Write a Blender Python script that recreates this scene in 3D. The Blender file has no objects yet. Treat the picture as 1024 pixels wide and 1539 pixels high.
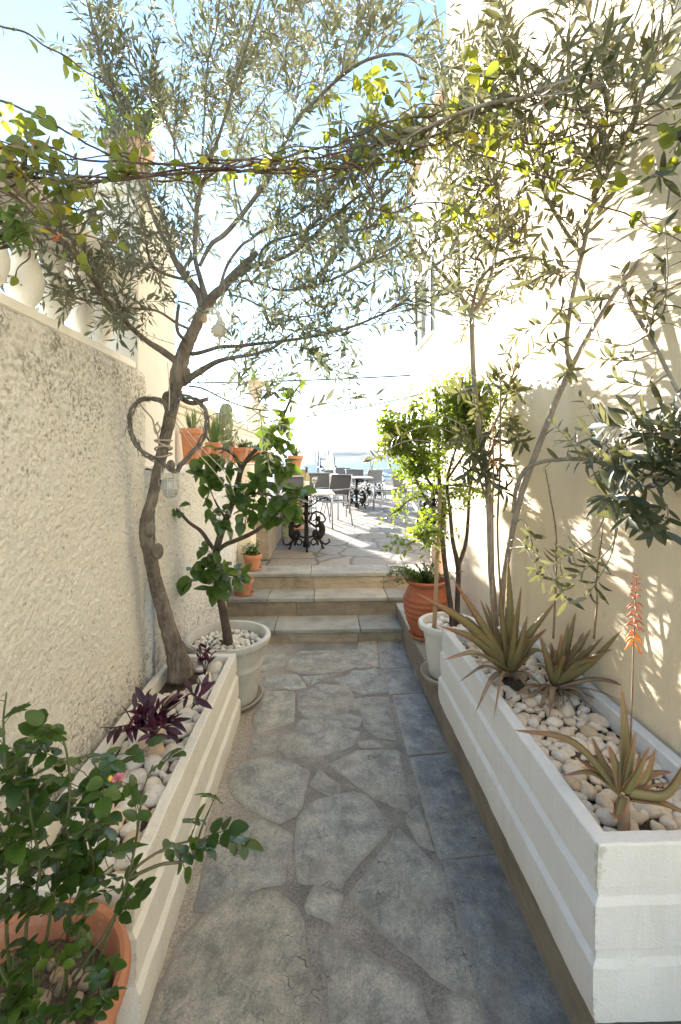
import bpy, math, random
import numpy as np
from mathutils import Vector, Quaternion, Matrix
random.seed(7); RNG = np.random.default_rng(11)
scene = bpy.context.scene
COL = scene.collection
R = math.radians

# ------------------------------------------------------------------ camera survey
# The photograph was surveyed from one station 1.6 m above the path; survey(px,py,...)
# turns a sighted point into metres on a known plane (X, Y or Z).
CAM = np.array([0., 0., 1.6]); F = 700.; YAW = R(2.2)
FW = np.array([math.sin(YAW), math.cos(YAW), 0]); RT = np.array([math.cos(YAW), -math.sin(YAW), 0])
def U(px, py, Y=None, X=None, Z=None):
    d = FW + RT*((px-512)/F) + np.array([0, 0, 1.])*((690-py)/F)
    if Y is not None: t = (Y-CAM[1])/d[1]
    elif X is not None: t = (X-CAM[0])/d[0]
    else: t = (Z-CAM[2])/d[2]
    return CAM+d*t
def UP(pts): return np.array([U(p[0], p[1], Y=p[2]) for p in pts])

# ------------------------------------------------------------------ noise
def _h(ix, iy, iz, s):
    n = (ix*374761393 + iy*668265263 + iz*2147483647 + s*974711) & 0xffffffff
    n = ((n ^ (n >> 13))*1274126177) & 0xffffffff
    n = (n ^ (n >> 16)) & 0xffffffff
    return n/4294967295.
def vn(p, s=0):
    p = np.asarray(p, float); i = np.floor(p).astype(np.int64); f = p-i; f = f*f*(3-2*f)
    r = 0
    for a in (0, 1):
        for b in (0, 1):
            for c in (0, 1):
                w = (f[..., 0] if a else 1-f[..., 0])*(f[..., 1] if b else 1-f[..., 1])*(f[..., 2] if c else 1-f[..., 2])
                r = r+w*_h(i[..., 0]+a, i[..., 1]+b, i[..., 2]+c, s)
    return r*2-1

# ------------------------------------------------------------------ mesh builder
def cr(pts, n=6):
    """Catmull-Rom through pts (any width of row)."""
    P = np.asarray(pts, float)
    if len(P) < 3: 
        return np.array([P[0]+(P[-1]-P[0])*t for t in np.linspace(0, 1, n+1)])
    Q = np.vstack([2*P[0]-P[1], P, 2*P[-1]-P[-2]]); out = []
    for i in range(1, len(Q)-2):
        p0, p1, p2, p3 = Q[i-1:i+3]
        for k in range(n):
            t = k/n
            out.append(.5*((2*p1)+(-p0+p2)*t+(2*p0-5*p1+4*p2-p3)*t*t+(-p0+3*p1-3*p2+p3)*t**3))
    out.append(P[-1]); return np.array(out)
def nrm(v):
    v = np.asarray(v, float); return v/(np.linalg.norm(v)+1e-12)

ORG = {}
class MB:
    def __init__(s): s.v = []; s.f = []; s.m = []; s.r = []; s.e = []; s.n = 0
    def add(s, V, Fc, mi=0, rnd=0.5, edge=0.):
        V = np.asarray(V, float).reshape(-1, 3)
        o = s.n; s.v.append(V); s.n += len(V)
        for f in Fc: s.f.append(tuple(int(i)+o for i in f)); s.m.append(mi)
        s.e.append(np.full(len(V), edge) if np.isscalar(edge) else np.asarray(edge, float))
        s.r.append(np.full(len(V), rnd) if np.isscalar(rnd) else np.asarray(rnd, float))
        return s
    def box(s, x0, x1, y0, y1, z0, z1, mi=0, bev=0., rnd=.5):
        if bev <= 0:
            V = [(x, y, z) for z in (z0, z1) for y in (y0, y1) for x in (x0, x1)]
            Fc = [(0, 2, 3, 1), (4, 5, 7, 6), (0, 1, 5, 4), (2, 6, 7, 3), (0, 4, 6, 2), (1, 3, 7, 5)]
            return s.add(V, Fc, mi, rnd)
        b = bev
        V = []; idx = {}
        X = (x0, x1); Y = (y0, y1); Z = (z0, z1)
        for i in (0, 1):
            for j in (0, 1):
                for k in (0, 1):
                    sx, sy, sz = (1-2*i), (1-2*j), (1-2*k)
                    for ax in range(3):
                        p = [X[i]+sx*b, Y[j]+sy*b, Z[k]+sz*b]
                        p[ax] = (X[i], Y[j], Z[k])[ax]
                        idx[i, j, k, ax] = len(V); V.append(p)
        Fc = []
        for i in (0, 1):
            q = [idx[i, 0, 0, 0], idx[i, 1, 0, 0], idx[i, 1, 1, 0], idx[i, 0, 1, 0]]; Fc.append(q if i else q[::-1])
            q = [idx[0, i, 0, 1], idx[0, i, 1, 1], idx[1, i, 1, 1], idx[1, i, 0, 1]]; Fc.append(q if i else q[::-1])
            q = [idx[0, 0, i, 2], idx[1, 0, i, 2], idx[1, 1, i, 2], idx[0, 1, i, 2]]; Fc.append(q if i else q[::-1])
        for i in (0, 1):
            for j in (0, 1):
                Fc.append([idx[i, j, 0, 0], idx[i, j, 1, 0], idx[i, j, 1, 1], idx[i, j, 0, 1]][::1 if i == j else -1])
                Fc.append([idx[i, 0, j, 0], idx[i, 1, j, 0], idx[i, 1, j, 2], idx[i, 0, j, 2]][::-1 if i == j else 1])
                Fc.append([idx[0, i, j, 1], idx[1, i, j, 1], idx[1, i, j, 2], idx[0, i, j, 2]][::1 if i == j else -1])
                for k in (0, 1):
                    q = [idx[i, j, k, 0], idx[i, j, k, 1], idx[i, j, k, 2]]
                    Fc.append(q if (i+j+k) % 2 else q[::-1])
        return s.add(V, Fc, mi, rnd)
    def tube(s, pts, rad, sides=6, mi=0, caps=True, bump=0., rnd=.5, flat=1.):
        P = np.asarray(pts, float); n = len(P)
        rad = np.full(n, rad) if np.isscalar(rad) else np.asarray(rad, float)
        if len(rad) != n: rad = np.interp(np.linspace(0, 1, n), np.linspace(0, 1, len(rad)), rad)
        T = np.gradient(P, axis=0); T /= np.linalg.norm(T, axis=1)[:, None]+1e-12
        a = np.array([0, 0, 1.]) if abs(T[0][2]) < .9 else np.array([1., 0, 0])
        u = nrm(np.cross(T[0], a)); V = []
        ang = np.linspace(0, 2*math.pi, sides, endpoint=False)
        for i in range(n):
            u = nrm(u-T[i]*np.dot(u, T[i])); w = np.cross(T[i], u)
            V.append(P[i]+rad[i]*(np.cos(ang)[:, None]*u+flat*np.sin(ang)[:, None]*w))
        V = np.concatenate(V)
        if bump:
            C = np.repeat(P, sides, 0); k = vn(V*38, 3)*.6+vn(V*90, 5)*.4
            V = C+(V-C)*(1+bump*k)[:, None]
        Fc = []
        for i in range(n-1):
            for j in range(sides):
                k = (j+1) % sides
                Fc.append((i*sides+j, i*sides+k, (i+1)*sides+k, (i+1)*sides+j))
        if caps:
            Fc.append(tuple(range(sides))[::-1]); Fc.append(tuple((n-1)*sides+j for j in range(sides)))
        return s.add(V, Fc, mi, rnd)
    def lathe(s, prof, c=(0, 0, 0), seg=32, mi=0, fx=None, cap=True):
        prof = np.asarray(prof, float); n = len(prof)
        a = np.linspace(0, 2*math.pi, seg, endpoint=False)
        V = np.zeros((n, seg, 3))
        V[:, :, 0] = prof[:, 0:1]*np.cos(a); V[:, :, 1] = prof[:, 0:1]*np.sin(a); V[:, :, 2] = prof[:, 1:2]
        if fx is not None: V = fx(V, a)
        V = V.reshape(-1, 3)+np.array(c)
        Fc = []
        for i in range(n-1):
            for j in range(seg):
                k = (j+1) % seg; Fc.append((i*seg+j, i*seg+k, (i+1)*seg+k, (i+1)*seg+j))
        if cap:
            if prof[0, 0] > 1e-4: Fc.append(tuple(range(seg))[::-1])
            if prof[-1, 0] > 1e-4: Fc.append(tuple((n-1)*seg+j for j in range(seg)))
        return s.add(V, Fc, mi)
    def sphere(s, c, r, seg=12, rings=8, mi=0, sc=(1, 1, 1), rnd=.5):
        V = []
        for i in range(1, rings):
            t = math.pi*i/rings
            for j in range(seg):
                p = 2*math.pi*j/seg
                V.append((math.sin(t)*math.cos(p), math.sin(t)*math.sin(p), math.cos(t)))
        V += [(0, 0, 1), (0, 0, -1)]
        V = np.array(V)*r*np.array(sc)+np.array(c); Fc = []
        for i in range(rings-2):
            for j in range(seg):
                k = (j+1) % seg; Fc.append((i*seg+j, (i+1)*seg+j, (i+1)*seg+k, i*seg+k))
        t, b = (rings-1)*seg, (rings-1)*seg+1
        for j in range(seg):
            k = (j+1) % seg; Fc.append((t, j, k)); Fc.append((b, (rings-2)*seg+k, (rings-2)*seg+j))
        return s.add(V, Fc, mi, rnd)
    def build(s, name, mats, parent=None, smooth=True, org=None):
        V = np.concatenate(s.v) if s.v else np.zeros((0, 3))
        if parent is not None: o = ORG[parent]
        elif org is not None: o = np.array(org, float)
        else: o = np.array([(V[:, 0].min()+V[:, 0].max())/2, (V[:, 1].min()+V[:, 1].max())/2, V[:, 2].min()])
        me = bpy.data.meshes.new(name)
        me.from_pydata((V-o).tolist(), [], s.f)
        if not isinstance(mats, (list, tuple)): mats = [mats]
        for m in mats: me.materials.append(m)
        if len(mats) > 1: me.polygons.foreach_set('material_index', np.array(s.m, np.int32))
        me.polygons.foreach_set('use_smooth', np.full(len(s.f), smooth))
        at = me.attributes.new('rnd', 'FLOAT', 'POINT'); at.data.foreach_set('value', np.concatenate(s.r).astype(np.float32))
        if any(x.any() for x in s.e): at = me.attributes.new('edge', 'FLOAT', 'POINT'); at.data.foreach_set('value', np.concatenate(s.e).astype(np.float32))
        me.update()
        ob = bpy.data.objects.new(name, me); COL.objects.link(ob)
        if parent is not None: ob.parent = parent
        else: ob.location = o
        ORG[ob] = o
        return ob
def edge_split(ob, ang=35):
    m = ob.data; m.update()
    try:
        m.set_sharp_from_angle(angle=R(ang))
    except Exception: pass
    return ob
def thing(name, label, cat, loc=(0, 0, 0), group=None):
    o = bpy.data.objects.new(name, None); o.empty_display_size = .1; COL.objects.link(o)
    o.location = loc; ORG[o] = np.array(loc, float); return tag(o, label, cat, group)
def tag(o, label, cat, group=None):
    o['label'] = label; o['category'] = cat
    if group: o['group'] = group
    return o
def struct(o): o['kind'] = 'structure'; return o
def copy_tree(o, parent=None):
    c = o.copy(); COL.objects.link(c)
    if parent is not None: c.parent = parent
    for ch in [x for x in o.children]: copy_tree(ch, c)
    return c

# ------------------------------------------------------------------ leaves
def leaf_tpl(kind):
    """columns: across (x width), along (x length), lift (x width), bend (x length)"""
    if kind == 'simple':
        return np.array([(0, 0, 0, 0), (-.5, .42, .10, -.02), (0, .48, 0, -.02), (.5, .42, .10, -.02), (0, 1, 0, -.12)]), [(0, 3, 2), (0, 2, 1), (2, 3, 4), (1, 2, 4)]
    f = {'lance': lambda t: math.sin(math.pi*t**.92)**.80, 'ovate': lambda t: math.sin(math.pi*t**.74)**.85,
         'round': lambda t: math.sin(math.pi*t**.86)**.62, 'rose': lambda t: math.sin(math.pi*t**.80)**.66}[kind]
    ts = {'lance': (.12, .34, .60, .84), 'rose': (.07, .2, .36, .52, .68, .82, .93)}.get(kind, (.07, .22, .42, .62, .80, .92)); n = len(ts)
    V = [(0, 0, 0, 0)]
    for i, t in enumerate(ts):
        w = f(t)*(1+(.05 if i % 2 else -.03)*(kind == 'rose'))
        for sx in (-.5, 0, .5): V.append((sx*w, t, .14*w*abs(sx)*2, -.15*t*t+(.012*(-1)**i*abs(sx)*2 if kind in ('rose', 'ovate') else 0)))
    V.append((0, 1, 0, -.16)); e = len(V)-1
    Fc = [(0, 3, 2), (0, 2, 1)]
    for k in range(n-1):
        a = 1+3*k; b = a+3
        Fc += [(a+1, a+2, b+2, b+1), (a, a+1, b+1, b)]
    a = 1+3*(n-1); Fc += [(a+1, a+2, e), (a, a+1, e)]
    return np.array(V), Fc
TPL = {k: leaf_tpl(k) for k in ('simple', 'lance', 'ovate', 'round', 'rose')}
class Leaves:
    def __init__(s, kind): s.kind = kind; s.p = []; s.d = []; s.n = []; s.L = []; s.W = []; s.r = []
    def put(s, p, d, n, L, W, r=None):
        s.p.append(p); s.d.append(d); s.n.append(n); s.L.append(L); s.W.append(W)
        s.r.append(random.random() if r is None else r)
    def into(s, mb, mi=0):
        if not s.p: return mb
        V0, F0 = TPL[s.kind]
        p = np.array(s.p); d = np.array(s.d); d /= np.linalg.norm(d, axis=1)[:, None]+1e-9
        n = np.array(s.n); x = np.cross(d, n); x /= np.linalg.norm(x, axis=1)[:, None]+1e-9
        n = np.cross(x, d); L = np.array(s.L)[:, None]; W = np.array(s.W)[:, None]
        k = RNG.uniform(-.3, 1.9, (len(p), 1)); T = V0[None]
        V = (p[:, None] + T[..., 0:1]*(x*W)[:, None] + T[..., 1:2]*(d*L)[:, None]
             + n[:, None]*(T[..., 2:3]*W[:, None] + T[..., 3:4]*(L*k)[:, None]))
        nv = len(V0); N = len(p)
        F = []
        for i in range(N):
            o = i*nv
            for f in F0: F.append(tuple(o+j for j in f))
        mb.add(V.reshape(-1, 3), F, mi, np.repeat(np.array(s.r), nv))
        return mb
def rv(): return nrm(RNG.normal(size=3))
def shoot(p, d, L, n=8, droop=.15, wob=.18, up=0.):
    """A growing twig: polyline from p along d."""
    pts = [np.array(p, float)]; d = nrm(d); st = L/n
    for i in range(n):
        d = nrm(d+rv()*wob+np.array([0, 0, up-droop*i/n]))
        pts.append(pts[-1]+d*st)
    return np.array(pts)
def along(pts, s):
    """point and tangent at arclength fraction s"""
    seg = np.linalg.norm(np.diff(pts, axis=0), axis=1); c = np.concatenate([[0], np.cumsum(seg)])
    t = s*c[-1]; i = min(len(seg)-1, int(np.searchsorted(c, t, 'right'))-1); i = max(i, 0)
    a = (t-c[i])/(seg[i]+1e-9)
    return pts[i]+(pts[i+1]-pts[i])*a, nrm(pts[i+1]-pts[i])
def plen(pts): return float(np.linalg.norm(np.diff(pts, axis=0), axis=1).sum())

# ------------------------------------------------------------------ materials
def lin(c):
    """sRGB 0-255 -> linear"""
    return tuple(((x/255)/12.92 if x/255 <= .04045 else ((x/255+.055)/1.055)**2.4) for x in c)+(1,)
class NT:
    def __init__(s, name):
        s.m = bpy.data.materials.new(name); s.m.use_nodes = True; s.t = s.m.node_tree; s.t.nodes.clear()
        s.out = s.N('ShaderNodeOutputMaterial')
    def N(s, typ, **kw):
        n = s.t.nodes.new(typ)
        for k, v in kw.items():
            if k.startswith('i_'): n.inputs[k[2:].replace('_', ' ')].default_value = v
            else: setattr(n, k, v)
        return n
    def L(s, a, b): s.t.links.new(a, b)
    def coord(s, kind='Object', scale=(1, 1, 1), rot=(0, 0, 0)):
        if kind == 'World': o = s.N('ShaderNodeNewGeometry').outputs['Position']
        else: o = s.N('ShaderNodeTexCoord').outputs[kind]
        mp = s.N('ShaderNodeMapping'); mp.inputs['Scale'].default_value = scale; mp.inputs['Rotation'].default_value = rot
        s.L(o, mp.inputs['Vector']); return mp.outputs['Vector']
    def noise(s, vec, scale, detail=4, rough=.55, dist=0.):
        n = s.N('ShaderNodeTexNoise'); n.inputs['Scale'].default_value = scale; n.inputs['Detail'].default_value = detail
        n.inputs['Roughness'].default_value = rough; n.inputs['Distortion'].default_value = dist
        s.L(vec, n.inputs['Vector']); return n.outputs['Fac']
    def vor(s, vec, scale, feat='F1', out='Distance'):
        n = s.N('ShaderNodeTexVoronoi'); n.feature = feat; n.inputs['Scale'].default_value = scale
        s.L(vec, n.inputs['Vector']); return n.outputs[out]
    def ramp(s, fac, stops, interp='LINEAR'):
        n = s.N('ShaderNodeValToRGB'); n.color_ramp.interpolation = interp; e = n.color_ramp.elements
        while len(e) < len(stops): e.new(.5)
        for el, (p, c) in zip(e, stops):
            el.position = p; el.color = c if len(c) == 4 else tuple(c)+(1,)
        s.L(fac, n.inputs['Fac']); return n.outputs['Color']
    def mix(s, fac, a, b, mode='MIX'):
        n = s.N('ShaderNodeMix'); n.data_type = 'RGBA'; n.blend_type = mode
        ia, ib = n.inputs['A'], n.inputs['B']
        ia, ib = [i for i in n.inputs if i.type == 'RGBA'][:2]
        fi = [i for i in n.inputs if i.type == 'VALUE'][0]
        for sock, v in ((fi, fac), (ia, a), (ib, b)):
            if hasattr(v, 'links'): s.L(v, sock)
            else: sock.default_value = v
        return [o for o in n.outputs if o.type == 'RGBA'][0]
    def math(s, op, a, b=0.):
        n = s.N('ShaderNodeMath'); n.operation = op
        for i, v in enumerate((a, b)):
            if hasattr(v, 'links'): s.L(v, n.inputs[i])
            else: n.inputs[i].default_value = v
        return n.outputs[0]
    def bump(s, h, strength, dist, nrm=None):
        n = s.N('ShaderNodeBump'); n.inputs['Strength'].default_value = strength; n.inputs['Distance'].default_value = dist
        s.L(h, n.inputs['Height'])
        if nrm is not None: s.L(nrm, n.inputs['Normal'])
        return n.outputs['Normal']
    def pbr(s, col, rough=.7, normal=None, metal=0., spec=.5, link=True):
        n = s.N('ShaderNodeBsdfPrincipled')
        for k, v in (('Base Color', col), ('Roughness', rough), ('Metallic', metal), ('Specular IOR Level', spec)):
            if hasattr(v, 'links'): s.L(v, n.inputs[k])
            else: n.inputs[k].default_value = v
        if normal is not None: s.L(normal, n.inputs['Normal'])
        if link: s.L(n.outputs[0], s.out.inputs[0])
        return n
    def rnd(s): return s.N('ShaderNodeAttribute', attribute_name='rnd').outputs['Fac']
def C(r, g, b): return (r, g, b, 1)
def simple(name, c1, c2=None, scale=20, rough=.6, bump=0., bscale=80, metal=0., spec=.5, kind='Object', detail=5):
    t = NT(name); v = t.coord(kind)
    c2 = c2 or tuple(x*.8 for x in c1[:3])+(1,)
    f = t.noise(v, scale, detail)
    col = t.ramp(f, [(.32, c1), (.68, c2)])
    nm = None
    if bump: nm = t.bump(t.noise(v, bscale, 6, .6), .6, bump)
    t.pbr(col, rough, nm, metal, spec); return t.m
def leafmat(name, stops, under=None, trans=.35, tcol=None, rough=.42, spec=.5, veins=True):
    t = NT(name); r = t.rnd()
    v = t.coord('Object'); n = t.noise(v, 60, 3)
    fac = t.math('ADD', t.math('MULTIPLY', r, .8), t.math('MULTIPLY', n, .2))
    col = t.ramp(fac, stops)
    c = col
    if under is not None:
        bf = t.N('ShaderNodeNewGeometry').outputs['Backfacing']
        c = t.mix(bf, col, under)
    p = t.pbr(c, rough, None, 0, spec, link=False)
    tr = t.N('ShaderNodeBsdfTranslucent')
    tc = t.mix(.6, col, tcol) if tcol is not None else col
    t.L(tc, tr.inputs['Color'])
    mx = t.N('ShaderNodeMixShader'); mx.inputs[0].default_value = trans
    t.L(p.outputs[0], mx.inputs[1]); t.L(tr.outputs[0], mx.inputs[2]); t.L(mx.outputs[0], t.out.inputs[0])
    return t.m
M = {}
# --- rough cast plaster (left wall)
def stucco_rough():
    t = NT('roughcast_plaster'); v = t.coord('World')
    n1 = t.noise(v, 85, 7, .75); n2 = t.noise(v, 6, 4); n3 = t.noise(v, 34, 4, .6)
    col = t.ramp(n1, [(.33, C(.56, .52, .46)), (.40, C(.84, .81, .75)), (.62, C(.89, .865, .81))])
    # wear: grime in streaks near the coping and the foot of the wall
    sep = t.N('ShaderNodeSeparateXYZ'); t.L(t.N('ShaderNodeNewGeometry').outputs['Position'], sep.inputs[0])
    z = sep.outputs['Z']
    top = t.N('ShaderNodeMapRange'); top.inputs[1].default_value = 1.35; top.inputs[2].default_value = 2.08; t.L(z, top.inputs[0])
    low = t.N('ShaderNodeMapRange'); low.inputs[1].default_value = .75; low.inputs[2].default_value = .40; t.L(z, low.inputs[0])
    w = t.math('MAXIMUM', top.outputs[0], low.outputs[0])
    spots = t.ramp(t.math('ADD', t.noise(v, 55, 5, .7), t.math('MULTIPLY', w, .13)), [(.575, C(0, 0, 0)), (.65, C(1, 1, 1))])
    spots2 = t.ramp(t.noise(v, 9, 5, .7), [(.38, C(.12, .12, .12)), (.60, C(1, 1, 1))])
    f = t.math('MULTIPLY', t.math('MULTIPLY', spots, spots2), .8)
    col = t.mix(f, col, C(.17, .14, .10))
    col = t.mix(t.math('MULTIPLY', n2, .25), col, C(.56, .51, .43))
    nm = t.bump(n1, .9, .012); nm = t.bump(n3, .4, .014, nm)
    t.pbr(col, .92, nm, 0, .2); return t.m
M['rough'] = stucco_rough()
def plaster(name, c1, c2, stain=.25, bump=.004, stainc=C(.45, .38, .27), chips=False):
    t = NT(name); v = t.coord('World'); vs = t.coord('World', (3, 3, .5))
    col = t.ramp(t.noise(v, 2.2, 6, .6), [(.3, c1), (.7, c2)])
    f = t.ramp(t.noise(vs, 3.5, 6, .65), [(.52, C(0, 0, 0)), (.78, C(1, 1, 1))])
    col = t.mix(t.math('MULTIPLY', f, stain), col, stainc)
    cv = t.N('ShaderNodeTexVoronoi'); cv.feature = 'DISTANCE_TO_EDGE'; cv.inputs['Scale'].default_value = 1.1; wn = t.N('ShaderNodeTexNoise'); wn.inputs['Scale'].default_value = 3.; wn.inputs['Detail'].default_value = 6; t.L(v, wn.inputs['Vector']); wv = t.N('ShaderNodeVectorMath'); wv.operation = 'ADD'; t.L(v, wv.inputs[0]); t.L(wn.outputs['Color'], wv.inputs[1]); t.L(wv.outputs[0], cv.inputs['Vector'])
    ck = t.math('MULTIPLY', t.ramp(cv.outputs['Distance'], [(.001, C(1, 1, 1)), (.005, C(0, 0, 0))]), t.ramp(t.noise(v, 1.7, 3), [(.55, C(0, 0, 0)), (.62, C(1, 1, 1))]))
    col = t.mix(t.math('MULTIPLY', ck, .35), col, stainc)
    sp = t.ramp(t.noise(v, 26, 6, .75), [(.66, C(0, 0, 0)), (.74, C(1, 1, 1))]); col = t.mix(t.math('MULTIPLY', sp, stain), col, stainc)
    nm = t.bump(t.noise(v, 130, 6, .65), .5, bump); nm = t.bump(t.noise(v, 9, 4), .4, .012, nm)
    if chips:
        pt = t.N('ShaderNodeNewGeometry').outputs['Pointiness']; nn = t.noise(v, 34, 6, .7)
        ch = t.ramp(t.math('ADD', t.math('MULTIPLY', t.math('SUBTRACT', pt, .5), 2.2), t.math('MULTIPLY', nn, .5)), [(.44, C(0, 0, 0)), (.50, C(1, 1, 1))])
        col = t.mix(t.math('MULTIPLY', ch, .6), col, C(.36, .33, .29))
        dr = t.ramp(t.noise(t.coord('World', (9, 9, .7)), 4, 5, .7), [(.54, C(0, 0, 0)), (.72, C(1, 1, 1))]); col = t.mix(t.math('MULTIPLY', dr, .16), col, C(.36, .31, .24))
    t.pbr(col, .85, nm, 0, .25); return t.m
M['cream'] = plaster('cream_plaster', C(.81, .655, .455), C(.84, .70, .51), .3)
M['whitewall'] = plaster('white_plaster', C(.80, .76, .68), C(.84, .80, .73), .15)
M['pierwall'] = plaster('pale_plaster', C(.78, .745, .68), C(.82, .79, .73), .2)
M['parapet'] = plaster('cream_parapet', C(.80, .70, .54), C(.83, .75, .60), .2)
M['balus'] = plaster('cast_stone_white', C(.80, .77, .70), C(.84, .81, .75), .25)
M['planter_l'] = plaster('painted_concrete_cream', C(.72, .68, .60), C(.77, .73, .66), .2, .006, C(.44, .37, .28), True)
M['planter_r'] = plaster('painted_concrete_white', C(.69, .68, .67), C(.75, .74, .73), .22, .006, C(.44, .41, .36), True)
# --- paving
def slate(name, a, b, c, streak=(6, 22, 6), rough=.62, sc=1.):
    t = NT(name); r = t.rnd()
    v = t.coord('World'); geo = t.N('ShaderNodeVectorMath'); geo.operation = 'ADD'
    cmb = t.N('ShaderNodeCombineXYZ'); t.L(t.math('MULTIPLY', r, 37.), cmb.inputs[0]); t.L(t.math('MULTIPLY', r, 91.), cmb.inputs[1])
    t.L(v, geo.inputs[0]); t.L(cmb.outputs[0], geo.inputs[1])
    rot = t.N('ShaderNodeVectorRotate'); rot.rotation_type = 'Z_AXIS'; t.L(geo.outputs[0], rot.inputs['Vector']); t.L(t.math('MULTIPLY', r, 3.0), rot.inputs['Angle'])
    mp = t.N('ShaderNodeMapping'); mp.inputs['Scale'].default_value = streak; t.L(rot.outputs[0], mp.inputs['Vector'])
    st = t.noise(mp.outputs[0], 3*sc, 8, .7, .6); fine = t.noise(geo.outputs[0], 120, 9, .95); mid = t.noise(geo.outputs[0], 9*sc, 6, .65)
    col = t.ramp(t.math('ADD', t.math('MULTIPLY', mid, .74), t.math('MULTIPLY', st, .26)), [(.40, a), (.5, b), (.60, c)])
    tint = t.ramp(r, [(0, C(.76, .77, .74)), (.25, C(1.0, 1.0, .97)), (.5, C(.86, .90, .93)), (.75, C(1.08, 1.02, .93)), (1, C(.90, .95, .98))])
    col = t.mix(1., col, tint, 'MULTIPLY')
    sp = t.ramp(fine, [(.37, C(.22, .21, .20)), (.45, C(.82, .82, .82)), (.54, C(1.06, 1.06, 1.05)), (.61, C(1.95, 1.92, 1.86))])
    col = t.mix(.85, col, sp, 'MULTIPLY')
    # sandy rubbed-in dirt
    d = t.ramp(t.noise(v, 2.6, 6, .65), [(.48, C(0, 0, 0)), (.66, C(1, 1, 1))])
    col = t.mix(t.math('MULTIPLY', d, .5), col, C(.33, .28, .22))
    ed = t.N('ShaderNodeAttribute', attribute_name='edge').outputs['Fac']
    eb = t.ramp(t.math('ADD', t.math('MULTIPLY', ed, .75), t.math('MULTIPLY', t.noise(v, 24, 7, .7), .9)), [(.72, C(0, 0, 0)), (1.0, C(1, 1, 1))])
    col = t.mix(t.math('MULTIPLY', eb, .6), col, t.mix(fine, C(.24, .215, .19), C(.44, .40, .35)))
    vc = t.N('ShaderNodeTexVoronoi'); vc.feature = 'DISTANCE_TO_EDGE'; vc.inputs['Scale'].default_value = 5.; wv = t.N('ShaderNodeVectorMath'); wv.operation = 'ADD'; wn = t.N('ShaderNodeTexNoise'); wn.inputs['Scale'].default_value = 6.; t.L(geo.outputs[0], wn.inputs['Vector']); t.L(geo.outputs[0], wv.inputs[0]); t.L(wn.outputs['Color'], wv.inputs[1]); t.L(wv.outputs[0], vc.inputs['Vector'])
    ck = t.math('MULTIPLY', t.ramp(vc.outputs['Distance'], [(.004, C(1, 1, 1)), (.014, C(0, 0, 0))]), t.ramp(t.noise(geo.outputs[0], 3.5, 3), [(.52, C(0, 0, 0)), (.58, C(1, 1, 1))]))
    col = t.mix(t.math('MULTIPLY', ck, .75), col, C(.07, .06, .05))
    nm = t.bump(fine, .8, .006); nm = t.bump(st, .8, .012, nm); nm = t.bump(mid, .6, .018, nm); nm = t.bump(t.math('SUBTRACT', 1., ck), .6, .006, nm)
    rr = t.N('ShaderNodeMapRange'); rr.inputs[3].default_value = rough-.14; rr.inputs[4].default_value = rough+.16; t.L(mid, rr.inputs[0])
    t.pbr(col, rr.outputs[0], nm, 0, .45); return t.m
M['slate'] = slate('grey_slate_flag', C(.25, .247, .23), C(.39, .38, .35), C(.53, .50, .445))
M['slate_blue'] = slate('blue_slate_flag', C(.18, .18, .18), C(.285, .285, .282), C(.41, .405, .39), (4, 9, 4), .5)
def mortar():
    t = NT('mortar_joint'); v = t.coord('World')
    a = t.noise(v, 5, 6, .65); f = t.noise(v, 120, 6, .75); m = t.noise(v, 28, 5, .65)
    col = t.ramp(a, [(.32, C(.165, .155, .142)), (.52, C(.235, .218, .198)), (.68, C(.33, .30, .265))])
    sx = t.N('ShaderNodeSeparateXYZ'); t.L(t.N('ShaderNodeNewGeometry').outputs['Position'], sx.inputs[0])
    lf = t.N('ShaderNodeMapRange'); lf.inputs[1].default_value = -.02; lf.inputs[2].default_value = -.42; t.L(t.math('ADD', sx.outputs['X'], t.math('MULTIPLY', m, .25)), lf.inputs[0])
    col = t.mix(t.math('MULTIPLY', lf.outputs[0], .9), col, t.ramp(m, [(.35, C(.34, .295, .245)), (.65, C(.47, .42, .36))]))
    col = t.mix(.7, col, t.ramp(f, [(.36, C(.45, .43, .40)), (.48, C(1, 1, 1)), (.62, C(1.5, 1.45, 1.4))]), 'MULTIPLY')
    nm = t.bump(f, .6, .006); nm = t.bump(m, .8, .016, nm)
    t.pbr(col, .93, nm, 0, .2); return t.m
M['mortar'] = mortar()
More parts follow.
